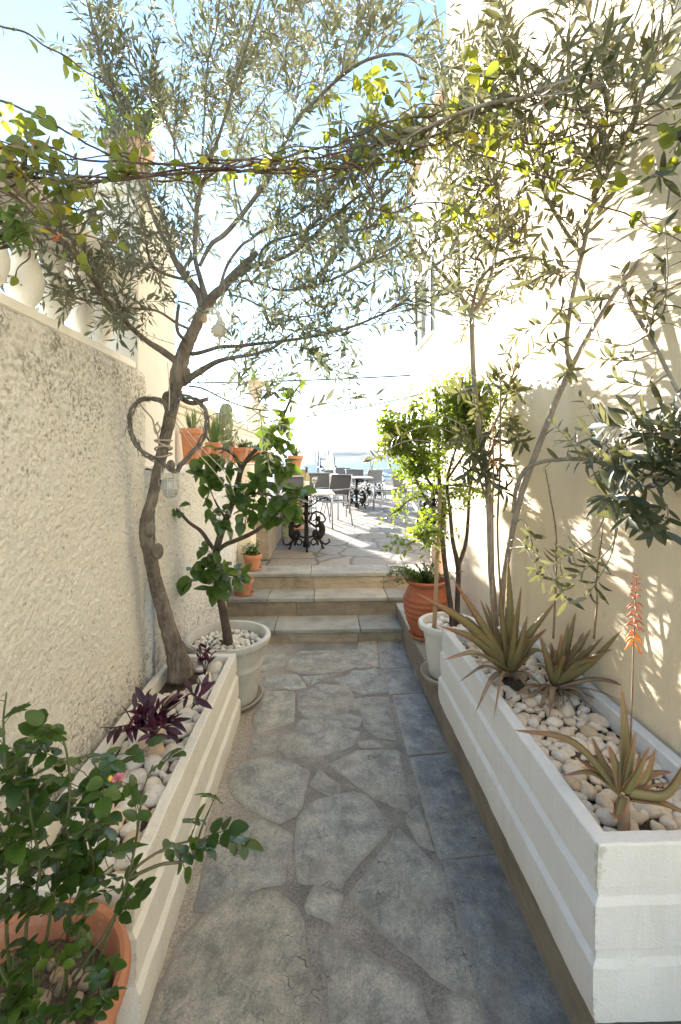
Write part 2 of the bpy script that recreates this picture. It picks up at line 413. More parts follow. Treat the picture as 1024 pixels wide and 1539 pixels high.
def terrace_stone():
    t = NT('terrace_crazy_paving'); v = t.coord('World', (1, 1, 0)); 
    dn = t.N('ShaderNodeTexNoise'); dn.inputs['Scale'].default_value = 2.2; t.L(v, dn.inputs['Vector'])
    mv = t.N('ShaderNodeVectorMath'); mv.operation = 'MULTIPLY_ADD'; t.L(dn.outputs['Color'], mv.inputs[0]); mv.inputs[1].default_value = (.25, .25, 0); t.L(v, mv.inputs[2])
    e = t.N('ShaderNodeTexVoronoi'); e.feature = 'DISTANCE_TO_EDGE'; e.inputs['Scale'].default_value = 2.1; t.L(mv.outputs[0], e.inputs['Vector'])
    cc = t.N('ShaderNodeTexVoronoi'); cc.inputs['Scale'].default_value = 2.1; t.L(mv.outputs[0], cc.inputs['Vector'])
    sep = t.N('ShaderNodeSeparateColor'); t.L(cc.outputs['Color'], sep.inputs[0])
    base = t.ramp(sep.outputs[0], [(0, C(.19, .17, .145)), (.3, C(.24, .21, .172)), (.6, C(.185, .188, .188)), (1, C(.27, .225, .175))])
    n = t.noise(v, 14, 7, .7); base = t.mix(.8, base, t.ramp(n, [(.3, C(.7, .68, .65)), (.7, C(1.2, 1.18, 1.15))]), 'MULTIPLY')
    j = t.ramp(e.outputs['Distance'], [(.018, C(1, 1, 1)), (.045, C(0, 0, 0))])
    col = t.mix(j, base, C(.11, .092, .075))
    h = t.math('ADD', t.math('MULTIPLY', t.ramp(e.outputs['Distance'], [(.01, C(0, 0, 0)), (.06, C(1, 1, 1))]), .6), t.math('MULTIPLY', n, .5))
    nm = t.bump(h, .6, .012); t.pbr(col, .7, nm, 0, .4); return t.m
M['terrace'] = terrace_stone()
def step_stone(name, a, b, c):
    t = NT(name); v = t.coord('World', (1, 1, 1)); vs = t.coord('World', (2.2, 2.2, 14)); r = t.rnd()
    col = t.ramp(t.math('ADD', t.math('MULTIPLY', t.noise(v, 5, 7, .65), .65), t.math('MULTIPLY', r, .35)), [(.3, a), (.5, b), (.7, c)])
    col = t.mix(.6, col, t.ramp(t.noise(vs, 2, 6, .7), [(.3, C(.55, .5, .45)), (.55, C(1, 1, 1)), (.75, C(1.15, 1.12, 1.1))]), 'MULTIPLY')
    st = t.ramp(t.noise(v, 3.3, 6, .7), [(.56, C(0, 0, 0)), (.72, C(1, 1, 1))])
    col = t.mix(t.math('MULTIPLY', st, .6), col, C(.12, .095, .07))
    nm = t.bump(t.noise(v, 90, 6, .7), .5, .005); nm = t.bump(t.noise(v, 16, 5), .5, .01, nm)
    t.pbr(col, .8, nm, 0, .3); return t.m
M['riser'] = step_stone('step_riser_stone', C(.24, .19, .14), C(.34, .28, .20), C(.42, .35, .26))
M['tread'] = step_stone('step_tread_slab', C(.24, .24, .22), C(.33, .325, .29), C(.40, .36, .29))
M['ledge'] = step_stone('ledge_render', C(.17, .145, .115), C(.26, .22, .17), C(.34, .295, .235))
# --- pottery
def terracotta(name, a, b, bl=.25):
    t = NT(name); v = t.coord('Object'); r = t.N('ShaderNodeObjectInfo').outputs['Random']
    col = t.ramp(t.noise(v, 7, 6, .6), [(.3, a), (.7, b)])
    col = t.mix(t.math('MULTIPLY', t.ramp(t.noise(v, 11, 6, .7), [(.52, C(0, 0, 0)), (.75, C(1, 1, 1))]), bl), col, C(.62, .48, .38))
    col = t.mix(t.math('MULTIPLY', t.ramp(t.noise(v, 5, 6, .7), [(.55, C(0, 0, 0)), (.75, C(1, 1, 1))]), .5), col, C(.16, .08, .05))
    nm = t.bump(t.noise(v, 160, 5, .6), .4, .002)
    t.pbr(col, .78, nm, 0, .3); return t.m
M['terra'] = terracotta('terracotta', C(.42, .165, .085), C(.53, .235, .13), .55)
M['terra_red'] = terracotta('glazed_red_clay', C(.36, .105, .055), C(.44, .15, .075), .12)
M['terra_pale'] = terracotta('weathered_clay', C(.58, .40, .30), C(.68, .52, .42), .5)
M['plastic'] = simple('grey_plastic_pot', C(.46, .435, .385), C(.56, .53, .475), 9, .5, .0006, 200, spec=.4)
M['plastic_w'] = simple('pale_plastic_pot', C(.60, .59, .56), C(.66, .65, .62), 4, .5, .0006, 200, spec=.4)
M['saucer'] = simple('beige_saucer', C(.42, .37, .29), C(.35, .30, .23), 9, .6)
M['soil'] = simple('dark_soil', C(.055, .038, .026), C(.10, .075, .052), 40, .95, .012, 60, spec=.1)
M['gravel'] = simple('soil_with_grit', C(.055, .042, .032), C(.16, .13, .10), 70, .95, .012, 90, spec=.1)
def pebble(name, stops):
    t = NT(name); v = t.coord('Object'); r = t.N('ShaderNodeObjectInfo').outputs['Random']
    col = t.ramp(r, stops)
    off = t.N('ShaderNodeVectorMath'); off.operation = 'ADD'; t.L(v, off.inputs[0]); cmb = t.N('ShaderNodeCombineXYZ'); t.L(t.math('MULTIPLY', r, 50.), cmb.inputs[0]); t.L(cmb.outputs[0], off.inputs[1])
    n = t.noise(off.outputs[0], 1.6, 6, .65)
    st = t.ramp(n, [(.52, C(0, 0, 0)), (.72, C(1, 1, 1))])
    col = t.mix(t.math('MULTIPLY', st, .55), col, C(.50, .30, .14))
    n2 = t.noise(off.outputs[0], 9, 6, .7)
    col = t.mix(t.math('MULTIPLY', t.ramp(n2, [(.6, C(0, 0, 0)), (.75, C(1, 1, 1))]), .5), col, C(.28, .22, .16))
    nm = t.bump(n2, .35, .06)
    t.pbr(col, .55, nm, 0, .4); return t.m
M['pebble'] = pebble('river_pebble', [(0, C(.80, .69, .55)), (.35, C(.85, .775, .665)), (.55, C(.72, .57, .42)), (.75, C(.84, .75, .63)), (.92, C(.60, .43, .27)), (1, C(.82, .72, .59))])
M['stone_t'] = pebble('tan_soil_stone', [(0, C(.30, .22, .15)), (.5, C(.46, .38, .29)), (1, C(.38, .27, .18))])
M['stone_w'] = pebble('white_river_stone', [(0, C(.80, .76, .69)), (.5, C(.85, .82, .77)), (.84, C(.78, .70, .60)), (.95, C(.68, .50, .32)), (1, C(.83, .79, .73))])
M['chip'] = pebble('marble_chip', [(0, C(.78, .74, .66)), (.6, C(.84, .81, .75)), (1, C(.62, .54, .42))])
# --- wood / bark
def bark(name, a, b, c, sc=1., bstr=.02):
    t = NT(name); v = t.coord('World', (1, 1, .28)); v2 = t.coord('World')
    n = t.noise(v, 45*sc, 7, .7, .5); n2 = t.noise(v2, 9*sc, 5, .6)
    col = t.ramp(t.math('ADD', t.math('MULTIPLY', n, .6), t.math('MULTIPLY', n2, .4)), [(.36, a), (.5, b), (.64, c)])
    nm = t.bump(n, .8, bstr); nm = t.bump(t.noise(v2, 160*sc, 4), .4, .004, nm)
    t.pbr(col, .88, nm, 0, .2); return t.m
M['bark'] = bark('olive_bark', C(.085, .07, .056), C(.19, .158, .128), C(.31, .27, .225))
M['bark_y'] = bark('young_olive_bark', C(.20, .165, .13), C(.31, .265, .215), C(.40, .35, .29), 1.5, .006)
M['twig'] = simple('twig_bark', C(.22, .19, .15), C(.32, .28, .22), 30, .85)
M['vine'] = simple('vine_stem', C(.065, .038, .03), C(.14, .085, .06), 30, .8)
M['citrus_bark'] = bark('dark_smooth_bark', C(.055, .04, .032), C(.10, .075, .058), C(.16, .125, .10), 1.5, .006)
M['rose_stem'] = simple('rose_stem', C(.06, .10, .03), C(.12, .09, .045), 14, .6)
M['bamboo'] = simple('wooden_stake', C(.50, .36, .22), C(.42, .29, .17), 16, .7)
M['wicker'] = bark('woven_twig', C(.08, .066, .055), C(.19, .165, .14), C(.32, .29, .26), 2.2, .006)
M['rope'] = simple('jute_rope', C(.48, .42, .33), C(.36, .30, .22), 120, .9, .002, 300)
M['string'] = simple('white_string', C(.66, .62, .55), C(.56, .52, .45), 60, .9)
# --- leaves
M['olive'] = leafmat('olive_leaf', [(0, C(.055, .068, .044)), (.4, C(.088, .100, .066)), (.75, C(.14, .145, .092)), (1, C(.22, .20, .10))], C(.22, .228, .18), .28, C(.27, .28, .12), .5)
M['olive_d'] = leafmat('olive_leaf_dark', [(0, C(.026, .044, .028)), (.40, C(.045, .062, .036)), (.75, C(.105, .108, .056)), (1, C(.25, .215, .085))], C(.20, .20, .145), .27, C(.34, .31, .09), .4, .5)
M['vineleaf'] = leafmat('vine_leaf', [(0, C(.05, .095, .018)), (.45, C(.10, .145, .022)), (.70, C(.20, .22, .03)), (.80, C(.50, .40, .03)), (1, C(.62, .42, .02))], C(.16, .19, .06), .45, C(.45, .45, .03), .4)
M['citrus'] = leafmat('broad_leaf_dark', [(0, C(.03, .072, .016)), (.6, C(.065, .125, .022)), (.8, C(.13, .21, .03)), (1, C(.38, .42, .04))], C(.08, .14, .045), .28, C(.30, .42, .03), .38, .5)
M['pome'] = leafmat('bright_small_leaf', [(0, C(.055, .11, .016)), (.5, C(.115, .185, .022)), (.85, C(.24, .30, .03)), (1, C(.55, .48, .03))], C(.13, .19, .04), .42, C(.46, .56, .03), .42)
M['rose'] = leafmat('rose_leaf', [(0, C(.016, .042, .008)), (.5, C(.034, .076, .012)), (.8, C(.085, .15, .018)), (.96, C(.15, .24, .025)), (1, C(.42, .20, .05))], C(.06, .10, .035), .22, C(.22, .34, .02), .36, .45)
M['herb'] = leafmat('herb_leaf', [(0, C(.04, .075, .02)), (.6, C(.075, .125, .03)), (1, C(.15, .20, .045))], C(.09, .14, .05), .35, C(.30, .40, .05), .5)
M['purple'] = leafmat('purple_leaf', [(0, C(.022, .008, .016)), (.6, C(.045, .013, .03)), (1, C(.10, .02, .05))], C(.09, .018, .05), .12, C(.30, .02, .10), .4, .5)
M['fern'] = leafmat('fern_frond', [(0, C(.10, .20, .02)), (1, C(.24, .36, .03))], None, .5, C(.45, .60, .03), .5)
M['aloe_strip'] = leafmat('spiky_leaf', [(0, C(.07, .13, .04)), (.6, C(.13, .20, .06)), (1, C(.30, .30, .10))], None, .15, None, .45)
M['yellowleaf'] = leafmat('yellow_leaf', [(0, C(.62, .46, .03)), (1, C(.72, .58, .04))], None, .5, C(.8, .6, .03), .5)
def aloe():
    t = NT('aloe_flesh'); r = t.rnd(); v = t.coord('Object'); n = t.noise(v, 16, 5, .6); n2 = t.noise(v, 90, 3, .6)
    # rnd carries how far along the leaf we are: green base, reddish brown tip
    f = t.math('ADD', r, t.math('MULTIPLY', t.math('SUBTRACT', n, .5), .5))
    col = t.ramp(f, [(0, C(.165, .155, .068)), (.35, C(.235, .175, .078)), (.62, C(.31, .155, .08)), (1, C(.40, .12, .065))])
    sp = t.ramp(n2, [(.66, C(0, 0, 0)), (.74, C(1, 1, 1))]); col = t.mix(t.math('MULTIPLY', sp, .3), col, C(.38, .34, .24))
    nm = t.bump(n, .3, .006); t.pbr(col, .5, nm, 0, .4); return t.m
M['aloe'] = aloe()
M['aloe_dead'] = simple('dry_aloe_leaf', C(.20, .12, .07), C(.36, .26, .17), 14, .85)
M['stalk'] = simple('flower_stalk', C(.16, .10, .06), C(.24, .17, .09), 20, .65)
M['flower'] = leafmat('aloe_flower', [(0, C(.44, .10, .05)), (.5, C(.56, .17, .05)), (.8, C(.72, .28, .04)), (1, C(.78, .38, .04))], None, .3, C(.9, .3, .05), .5)
M['pink'] = simple('pink_petal', C(.55, .12, .17), C(.66, .30, .34), 30, .5)
M['white_fl'] = simple('white_petal', C(.80, .80, .76), C(.74, .74, .66), 30, .5)
M['yellow_fl'] = simple('faded_stamen', C(.66, .40, .06), C(.50, .28, .04), 30, .6)
M['cactus'] = simple('cactus_skin', C(.10, .15, .08), C(.22, .22, .12), 40, .7, .004, 90)
# --- metal, glass, furniture
M['alu'] = simple('brushed_aluminium', C(.42, .42, .43), C(.36, .36, .37), 30, .38, metal=.7)
M['sling'] = simple('grey_mesh_fabric', C(.075, .075, .08), C(.105, .105, .11), 200, .9)
M['iron'] = simple('black_cast_iron', C(.014, .013, .012), C(.022, .02, .019), 40, .8, .002, 120, spec=.15)
M['marble'] = simple('white_marble', C(.74, .73, .71), C(.62, .62, .61), 6, .25, detail=8)
M['lampmetal'] = simple('dark_bronze_metal', C(.035, .025, .018), C(.06, .045, .03), 30, .5, metal=.3)
M['wire'] = simple('black_cable', C(.02, .02, .022), C(.03, .03, .03), 20, .6)
M['wiresilver'] = simple('galvanised_wire', C(.40, .39, .37), C(.30, .29, .27), 50, .5, metal=.5)
def glass(name, col, rough=.05, alpha=.5):
    t = NT(name); p = t.pbr(col, rough, None, 0, .5); p.inputs['Transmission Weight'].default_value = alpha; p.inputs['IOR'].default_value = 1.3; return t.m
M['jar'] = glass('jar_glass', C(.85, .86, .84), .1, .6)
M['bottleglass'] = glass('bottle_glass', C(.72, .62, .30), .06, .6)
M['wineglass'] = glass('clear_glass', C(.95, .95, .92), .02, .85)
M['wine'] = glass('white_wine', C(.85, .72, .35), .05, .6)
M['label'] = simple('paper_tag', C(.78, .76, .70), C(.70, .68, .60), 20, .8)
M['dark_top'] = simple('bottle_capsule', C(.03, .03, .04), C(.05, .05, .05), 20, .4)
M['pane'] = simple('window_pane', C(.06, .085, .105), C(.09, .12, .14), 3, .12, spec=.6)
M['winframe'] = simple('teal_shutter_paint', C(.03, .075, .105), C(.045, .10, .135), 20, .5)
M['winwhite'] = simple('white_window_paint', C(.70, .70, .68), C(.76, .76, .74), 20, .5)
M['cloth'] = simple('faded_cloth', C(.33, .29, .33), C(.45, .40, .42), 12, .9)
M['umb'] = simple('canvas', C(.70, .66, .58), C(.60, .56, .48), 9, .9)
M['boat'] = simple('boat_paint', C(.72, .74, .76), C(.60, .63, .66), 4, .4)
M['boatblue'] = simple('blue_boat_paint', C(.10, .19, .32), C(.14, .23, .36), 4, .4)
M['glassball'] = simple('shell_ornament', C(.52, .47, .38), C(.66, .61, .52), 16, .6, .004, 60)
M['brick'] = simple('orange_render', C(.50, .30, .19), C(.58, .38, .26), 6, .85, .004, 60)
def sea():
    t = NT('sea_water'); v = t.coord('World', (1, .35, 1)); n = t.noise(v, .5, 6, .6); n2 = t.noise(v, .06, 4)
    nm = t.bump(n, .5, .25); t.pbr(t.ramp(n2, [(.3, C(.055, .115, .15)), (.7, C(.075, .15, .185))]), .55, nm, 0, .12); return t.m
M['sea'] = sea()
M['hill'] = simple('scrub_hillside', C(.045, .055, .05), C(.075, .08, .07), .004, .95, kind='World')
def haze_air():
    t = NT('sea_air'); p = t.N('ShaderNodeVolumePrincipled'); p.inputs['Color'].default_value = C(.80, .88, 1.0); p.inputs['Density'].default_value = 2.2e-5; p.inputs['Anisotropy'].default_value = .3
    t.L(p.outputs[0], t.out.inputs['Volume']); t.m.cycles.homogeneous_volume = True; return t.m
M['haze'] = haze_air()
M['ground'] = simple('dusty_ground', C(.26, .23, .18), C(.32, .28, .22), .6, .95, kind='World')
# =================================================================== world, light, camera
SUN_AZ, SUN_EL = R(20), R(11.5)          # 20 deg left of straight ahead, low over the sea
sdir = Vector((-math.sin(SUN_AZ)*math.cos(SUN_EL), math.cos(SUN_AZ)*math.cos(SUN_EL), math.sin(SUN_EL)))
w = bpy.data.worlds.new('World'); scene.world = w; w.use_nodes = True
nt = w.node_tree; bg = nt.nodes['Background']
sk = nt.nodes.new('ShaderNodeTexSky'); sk.sky_type = 'NISHITA'; sk.sun_disc = False
sk.sun_elevation = SUN_EL; sk.sun_rotation = -SUN_AZ; sk.air_density = 0.92; sk.dust_density = 0.0; sk.ozone_density = 1.0
nt.links.new(sk.outputs[0], bg.inputs[0]); bg.inputs[1].default_value = .12
sl = bpy.data.lights.new('sun', 'SUN'); sl.energy = 5.0; sl.angle = R(.5); sl.color = (1, .95, .87)
so = bpy.data.objects.new('sun', sl); COL.objects.link(so); so.rotation_euler = (-sdir).to_track_quat('-Z', 'Y').to_euler(); so.location = (-6, 14, 6)
cd = bpy.data.cameras.new('camera'); co = bpy.data.objects.new('camera', cd); COL.objects.link(co); scene.camera = co
cd.sensor_fit = 'HORIZONTAL'; cd.sensor_width = 24; cd.lens = 24*F/1024; cd.shift_y = -79.5/1024
cd.clip_start = .03; cd.clip_end = 30000
co.location = CAM; co.rotation_euler = (R(90), 0, -YAW)
scene.view_settings.view_transform = 'Standard'; scene.view_settings.look = 'None'
scene.view_settings.exposure = 2.52; scene.view_settings.gamma = 1
scene.cycles.max_bounces = 8; scene.cycles.transparent_max_bounces = 8; scene.cycles.caustics_reflective = False; scene.cycles.caustics_refractive = False
scene.cycles.sample_clamp_indirect = 6

XL, XR = -.95, 1.12            # faces of the left and right walls
H1, H2, HT = .117, .285, .44   # step heights, terrace
Y1, Y2, Y3 = 4.07, 4.42, 4.74

# =================================================================== ground, sea, hills
def sheet(name, x0, x1, y0, y1, z, m):
    b = MB(); b.add([(x0, y0, z), (x1, y0, z), (x1, y1, z), (x0, y1, z)], [(0, 1, 2, 3)]); return struct(b.build(name, m, smooth=False))
sheet('ground', -12000, 12000, -60, 40, -5.0, M['ground'])
sheet('sea', -12000, 12000, 30, 14000, -4.6, M['sea'])
g = MB(); g.box(-9, 9, -8, 4.0, -5.0, -.03); struct(g.build('ground', M['ground'], smooth=False))
def hills():
    b = MB(); N = 90; nd = 8; V = []; Fc = []
    xs = np.linspace(-3200, 3600, N)
    for j in range(nd):
        for i, x in enumerate(xs):
            t = j/(nd-1)
            prof = 95*math.exp(-((x-520)/900)**2)+60*math.exp(-((x+1100)/700)**2)+70*math.exp(-((x-2300)/800)**2)+15
            k = vn(np.array([x/310., j*.7, 2.]), 4)*.25+vn(np.array([x/120., j*1.3, 7.]), 5)*.12
            V.append((x, 4300+t*900, -5+prof*math.sin(t*math.pi*.5)*(1+k)))
    for j in range(nd-1):
        for i in range(N-1): Fc.append((j*N+i, j*N+i+1, (j+1)*N+i+1, (j+1)*N+i))
    b.add(V, Fc); return struct(b.build('hills', M['hill']))
hills()
# the sea air between here and the far shore
hz = MB(); hz.box(-6500, 6500, -80, 9000, -6.2, 150.); hz_o = hz.build('haze', M['haze'], smooth=False); hz_o['kind'] = 'stuff'

# =================================================================== path of slate flags
def jag(poly, step=.018, amp=.0045, seed=1, z=0):
    P = np.asarray(poly, float); out = []
    for i in range(len(P)):
        a, b = P[i], P[(i+1) % len(P)]; L = np.linalg.norm(b-a); n = max(1, int(L/step))
        for k in range(n): out.append(a+(b-a)*k/n)
    Q = np.array(out)
    for _ in range(1): Q = .25*np.roll(Q, 1, 0)+.5*Q+.25*np.roll(Q, -1, 0)
    q3 = np.c_[Q, np.full(len(Q), seed*3.7)]
    Q = Q+amp*np.c_[vn(q3*28, seed)+.7*vn(q3*75, seed+9), vn(q3*28, seed+3)+.7*vn(q3*75, seed+5)]
    return Q
def inset(Q, d):
    T = np.roll(Q, -1, 0)-np.roll(Q, 1, 0); T /= np.linalg.norm(T, axis=1)[:, None]+1e-9
    return Q+d*np.c_[-T[:, 1], T[:, 0]]
def area2(Q): return .5*np.sum(Q[:, 0]*np.roll(Q[:, 1], -1)-np.roll(Q[:, 0], -1)*Q[:, 1])
def slab(mb, poly, z, h, seed, mi, rnd, amp=.0045):
    Q = jag(poly, seed=seed, amp=amp)
    if area2(Q) < 0: Q = Q[::-1]
    n = len(Q); T = inset(Q, .004); tilt = RNG.normal(size=2)*.0
    c = Q.mean(0)
    zt = z+h+.001*vn(np.c_[T*20, T[:, :1]*0], seed)
    T2 = T+(c-T)*np.minimum(.45, .035/np.maximum(np.linalg.norm(T-c, axis=1), .01))[:, None]; q3 = np.c_[T2*9, T2[:, :1]*0]
    V = np.vstack([np.c_[Q, np.full(n, z-.01)], np.c_[Q, zt-.004], np.c_[T, zt-.001], np.c_[T2, z+h+(T2-c)@tilt+.0015*vn(q3, seed)]])
    Fc = [tuple(range(3*n, 4*n))]
    for r in range(3):
        for i in range(n):
            j = (i+1) % n; Fc.append((r*n+i, r*n+j, (r+1)*n+j, (r+1)*n+i))
    mb.add(V, Fc, mi, rnd, np.repeat([1., 1., .9, 0.], n))
def cA(pts): return [(200+x/2.438, 960+y/2.438) for x, y in pts]
def cB(pts): return [(220+x/1.969, 1200+y/1.969) for x, y in pts]
def cC(pts): return [(540+x/2.56, 940+y/2.56) for x, y in pts]
flags = [
 (cA([(430, 62), (560, 45), (550, 98), (475, 122), (430, 110)]), 0), (cA([(572, 75), (610, 48), (880, 42), (890, 78), (760, 122), (630, 130), (562, 112)]), 0),
 (cA([(486, 138), (600, 133), (634, 180), (600, 188), (478, 176)]), 0), (cA([(620, 142), (725, 132), (645, 172)]), 0),
 (cA([(740, 150), (890, 108), (906, 180), (852, 205), (772, 178)]), 0), (cA([(610, 210), (680, 168), (790, 176), (806, 215), (770, 296), (642, 294), (608, 260)]), 0),
 (cA([(488, 196), (588, 194), (584, 306), (452, 352), (440, 300)]), 0), (cA([(612, 300), (695, 299), (694, 335), (600, 336)]), 0), (cA([(702, 302), (762, 304), (765, 322), (704, 326)]), 0),
 (cA([(545, 362), (650, 336), (740, 324), (830, 345), (792, 398), (682, 430), (572, 435), (530, 402)]), 0),
 (cA([(850, 218), (932, 214), (962, 372), (902, 364), (852, 318), (838, 258)]), 0), (cA([(780, 276), (832, 290), (826, 325), (772, 324)]), 0), (cA([(800, 228), (842, 218), (828, 262), (790, 258)]), 0),
 (cA([(826, 384), (880, 374), (922, 396), (832, 398)]), 0), (cA([(720, 462), (830, 414), (970, 410), (1012, 642), (880, 578), (812, 528)]), 0),
 (cA([(398, 460), (480, 438), (600, 468), (642, 488), (602, 640), (545, 676), (420, 622), (366, 572), (356, 520)]), 0),
 (cA([(655, 535), (680, 485), (755, 543), (747, 576), (690, 566)]), 0), (cA([(440, 372), (530, 350), (520, 410), (470, 428), (425, 430)]), 0),
 (cB([(452, 60), (505, 10), (560, -4), (612, -14), (648, -8), (690, 48), (706, 104), (622, 190), (572, 262), (452, 246), (444, 130)]), 0),
 (cB([(752, 92), (822, 168), (882, 232), (962, 522), (985, 590), (900, 556), (705, 398), (604, 292)]), 0), (cB([(500, 258), (578, 292), (562, 372), (470, 330)]), 0),
 (cB([(250, 292), (382, 280), (452, 342), (470, 480), (502, 602), (512, 760), (-20, 760), (10, 640), (110, 420), (170, 352)]), 0),
 (cB([(222, 62), (350, 72), (428, 112), (402, 252), (330, 262), (205, 325), (150, 338), (175, 200)]), 0),
 (cB([(512, 408), (562, 404), (702, 490), (802, 572), (860, 760), (560, 760), (540, 520)]), 0), (cB([(890, 586), (970, 592), (1020, 760), (930, 760)]), 0),
 (cB([(770, 60), (800, 20), (830, 110), (850, 160), (815, 140)]), 0),
 (cC([(0, 66), (62, 58), (72, 160), (0, 166)]), 0), (cC([(-30, 176), (82, 172), (110, 258), (30, 262), (-40, 240)]), 0),
 (cC([(78, 60), (160, 50), (190, 160), (88, 166)]), 1), (cC([(94, 174), (192, 166), (238, 258), (122, 266)]), 1), (cC([(134, 272), (242, 265), (346, 486), (194, 500)]), 1),
 (cC([(204, 512), (352, 494), (538, 878), (314, 900)]), 1), (cC([(330, 908), (542, 887), (900, 1640), (520, 1640)]), 1)]
pm = MB()
nx, ny = 150, 400
gx = np.linspace(-1.0, .72, nx); gy = np.linspace(-.6, Y1, ny); X_, Y_ = np.meshgrid(gx, gy)
gz = .0022*vn(np.stack([X_*14, Y_*14, X_*0], -1), 2)+.0022*vn(np.stack([X_*4, Y_*4, X_*0], -1), 6)+.0012*vn(np.stack([X_*40, Y_*40, X_*0], -1), 7)-.0005
V = np.stack([X_, Y_, gz], -1).reshape(-1, 3); Fc = [(j*nx+i, j*nx+i+1, (j+1)*nx+i+1, (j+1)*nx+i) for j in range(ny-1) for i in range(nx-1)]
pm.add(V, Fc, 0)
for k, (pl, blue) in enumerate(flags):
    G = np.array([U(x, y, Z=0)[:2] for x, y in pl]); slab(pm, inset(G if area2(G) > 0 else G[::-1], -.013), 0, .0042+.002*random.random(), k+3, 2 if blue else 1, random.random(), .003 if blue else .005)
# paving that runs on past the camera
y = .62
for k in range(3):
    pm_y0, pm_y1 = -.55+k*.34, -.55+(k+1)*.34-.04
    slab(pm, [(-.50, pm_y0), (.05, pm_y0+.03), (.02, pm_y1), (-.50, pm_y1-.02)], 0, .008, 60+k, 1, random.random())
    slab(pm, [(.09, pm_y0), (.40, pm_y0), (.38, pm_y1), (.07, pm_y1)], 0, .008, 70+k, 1, random.random())
struct(pm.build('path', [M['mortar'], M['slate'], M['slate_blue']], smooth=True)); edge_split(bpy.context.scene.objects['path'], 40)

# =================================================================== steps + terrace
sm = MB()
def tread(x0, x1, y0, y1, z, cuts, rn):
    xs = [x0]+cuts+[x1]
    for a, b in zip(xs[:-1], xs[1:]): sm.box(a+.0025, b-.0025, y0, y1, z-.035, z, 1, .004, random.random())
def riser(x0, x1, y0, y1, z0, z1, cuts):
    xs = [x0]+cuts+[x1]
    for a, b in zip(xs[:-1], xs[1:]): sm.box(a+.001, b-.001, y0+random.uniform(-.003, .003), y1, z0, z1, 0, .003, random.random())
riser(-.95, .70, Y1, Y2+.02, -.02, H1-.036, [.31]); tread(-.93, .70, Y1-.012, Y2+.012, H1, [-.42, .33], 0)
riser(-.90, 1.12, Y2, Y3+.02, H1-.02, H2-.036, [-.25, .22]); tread(-.90, 1.12, Y2-.012, Y3+.012, H2, [-.52, -.08, .62], 0)
riser(-.90, 1.12, Y3, Y3+.4, H2-.02, HT-.036, [-.10, .62]); tread(-.90, 1.14, Y3-.012, Y3+.36, HT, [-.12, .70], 0)
struct(sm.build('steps', [M['riser'], M['tread']], smooth=False))
tb = MB(); tb.box(-1.2, 7, Y3+.361, 17.2, -5, HT-.004); struct(tb.build('terrace', M['terrace'], smooth=False))
# low rendered ledge along the foot of the right wall
lb = MB(); lb.box(.70, XR+.02, -.8, Y2-.012, -.02, .205, 0, .006); 
for a, b in ((-.8, .2), (.2, 1.0), (1.0, 1.9), (1.9, 2.75), (2.75, 3.6), (3.6, Y2-.013)): lb.box(.694, XR+.02, a+.002, b-.002, .206, .236, 1, .005, random.random())
struct(lb.build('ledge', [M['ledge'], M['tread']], smooth=False))

# =================================================================== walls and buildings
def rough_wall(mb, x, y0, y1, z0, z1, depth, st=.0062, mi=0, endface=True):
    ny = int((y1-y0)/st)+1; nz = int((z1-z0)/st)+1
    gy = np.linspace(y0, y1, ny); gz = np.linspace(z0, z1, nz); A, B = np.meshgrid(gy, gz)
    q = np.stack([A*0+x, A, B], -1)
    d = .0018*vn(q*38, 1)+.0052*np.abs(vn(q*85, 2))+.0040*vn(q*130, 5)+.004*vn(q*4, 8)
    V = np.stack([x+d, A, B], -1); 
    ed = np.minimum(1, (z1-B)/.03)
    V[..., 0] -= .012*(1-ed)
    n0 = ny*nz
    Fc = [(j*ny+i, j*ny+i+1, (j+1)*ny+i+1, (j+1)*ny+i) for j in range(nz-1) for i in range(ny-1)]
    # crown of the wall
    crown = V[-1].copy(); crown[:, 0] = x-depth; crown[:, 2] = z1+.008*vn(np.c_[gy*20, gy*0, gy*0], 4)
    mid = V[-1].copy(); mid[:, 0] -= .03; mid[:, 2] += .012+.006*vn(np.c_[gy*30, gy*0, gy*0], 5)
    P = np.vstack([V.reshape(-1, 3), mid, crown])
    for i in range(ny-1):
        Fc.append(((nz-1)*ny+i, (nz-1)*ny+i+1, n0+i+1, n0+i)); Fc.append((n0+i, n0+i+1, n0+ny+i+1, n0+ny+i))
    mb.add(P, Fc, mi)
    mb.box(x-depth, x-.02, y0, y1, z0, z1-.004, mi)
b = MB(); rough_wall(b, XL, -.2, 2.53, -.02, 2.06, .33); wl = b.build('garden_wall', M['rough'])
tag(wl, 'tall roughcast cream garden wall rising behind the left planter box', 'wall')
b = MB(); rough_wall(b, -.90, 2.535, 4.98, -.02, 1.545, .40); 
tag(b.build('low_wall', M['rough']), 'lower roughcast wall beyond, with a row of terracotta pots on top', 'wall')
b = MB(); b.box(-1.155, -.76, 4.985, 6.6, -.02, 1.53, 0, .01); tag(b.build('shelf_wall', M['parapet'], smooth=False), 'short smooth cream wall carrying the terracotta troughs', 'wall')
b = MB(); b.box(-1.30, -.992, 2.545, 3.17, 1.55, 3.02, 0, .004); b.box(-1.33, -.965, 2.515, 3.20, 3.02, 3.09, 0, .01)
tag(b.build('wall_pier', M['pierwall'], smooth=False), 'tall pale plastered pier where the left balustrade ends', 'pier')
b = MB(); b.box(-1.34, -1.16, 3.18, 10.0, 1.0, 2.03, 0, .004); b.box(-1.37, -1.13, 3.21, 10.02, 2.03, 2.11, 0, .012); b.box(-1.352, -1.148, 3.21, 10.01, 1.965, 2.027, 0, .008)
tag(b.build('parapet_wall', M['parapet'], smooth=False), 'long cream parapet with moulded coping behind the terracotta pots', 'wall')
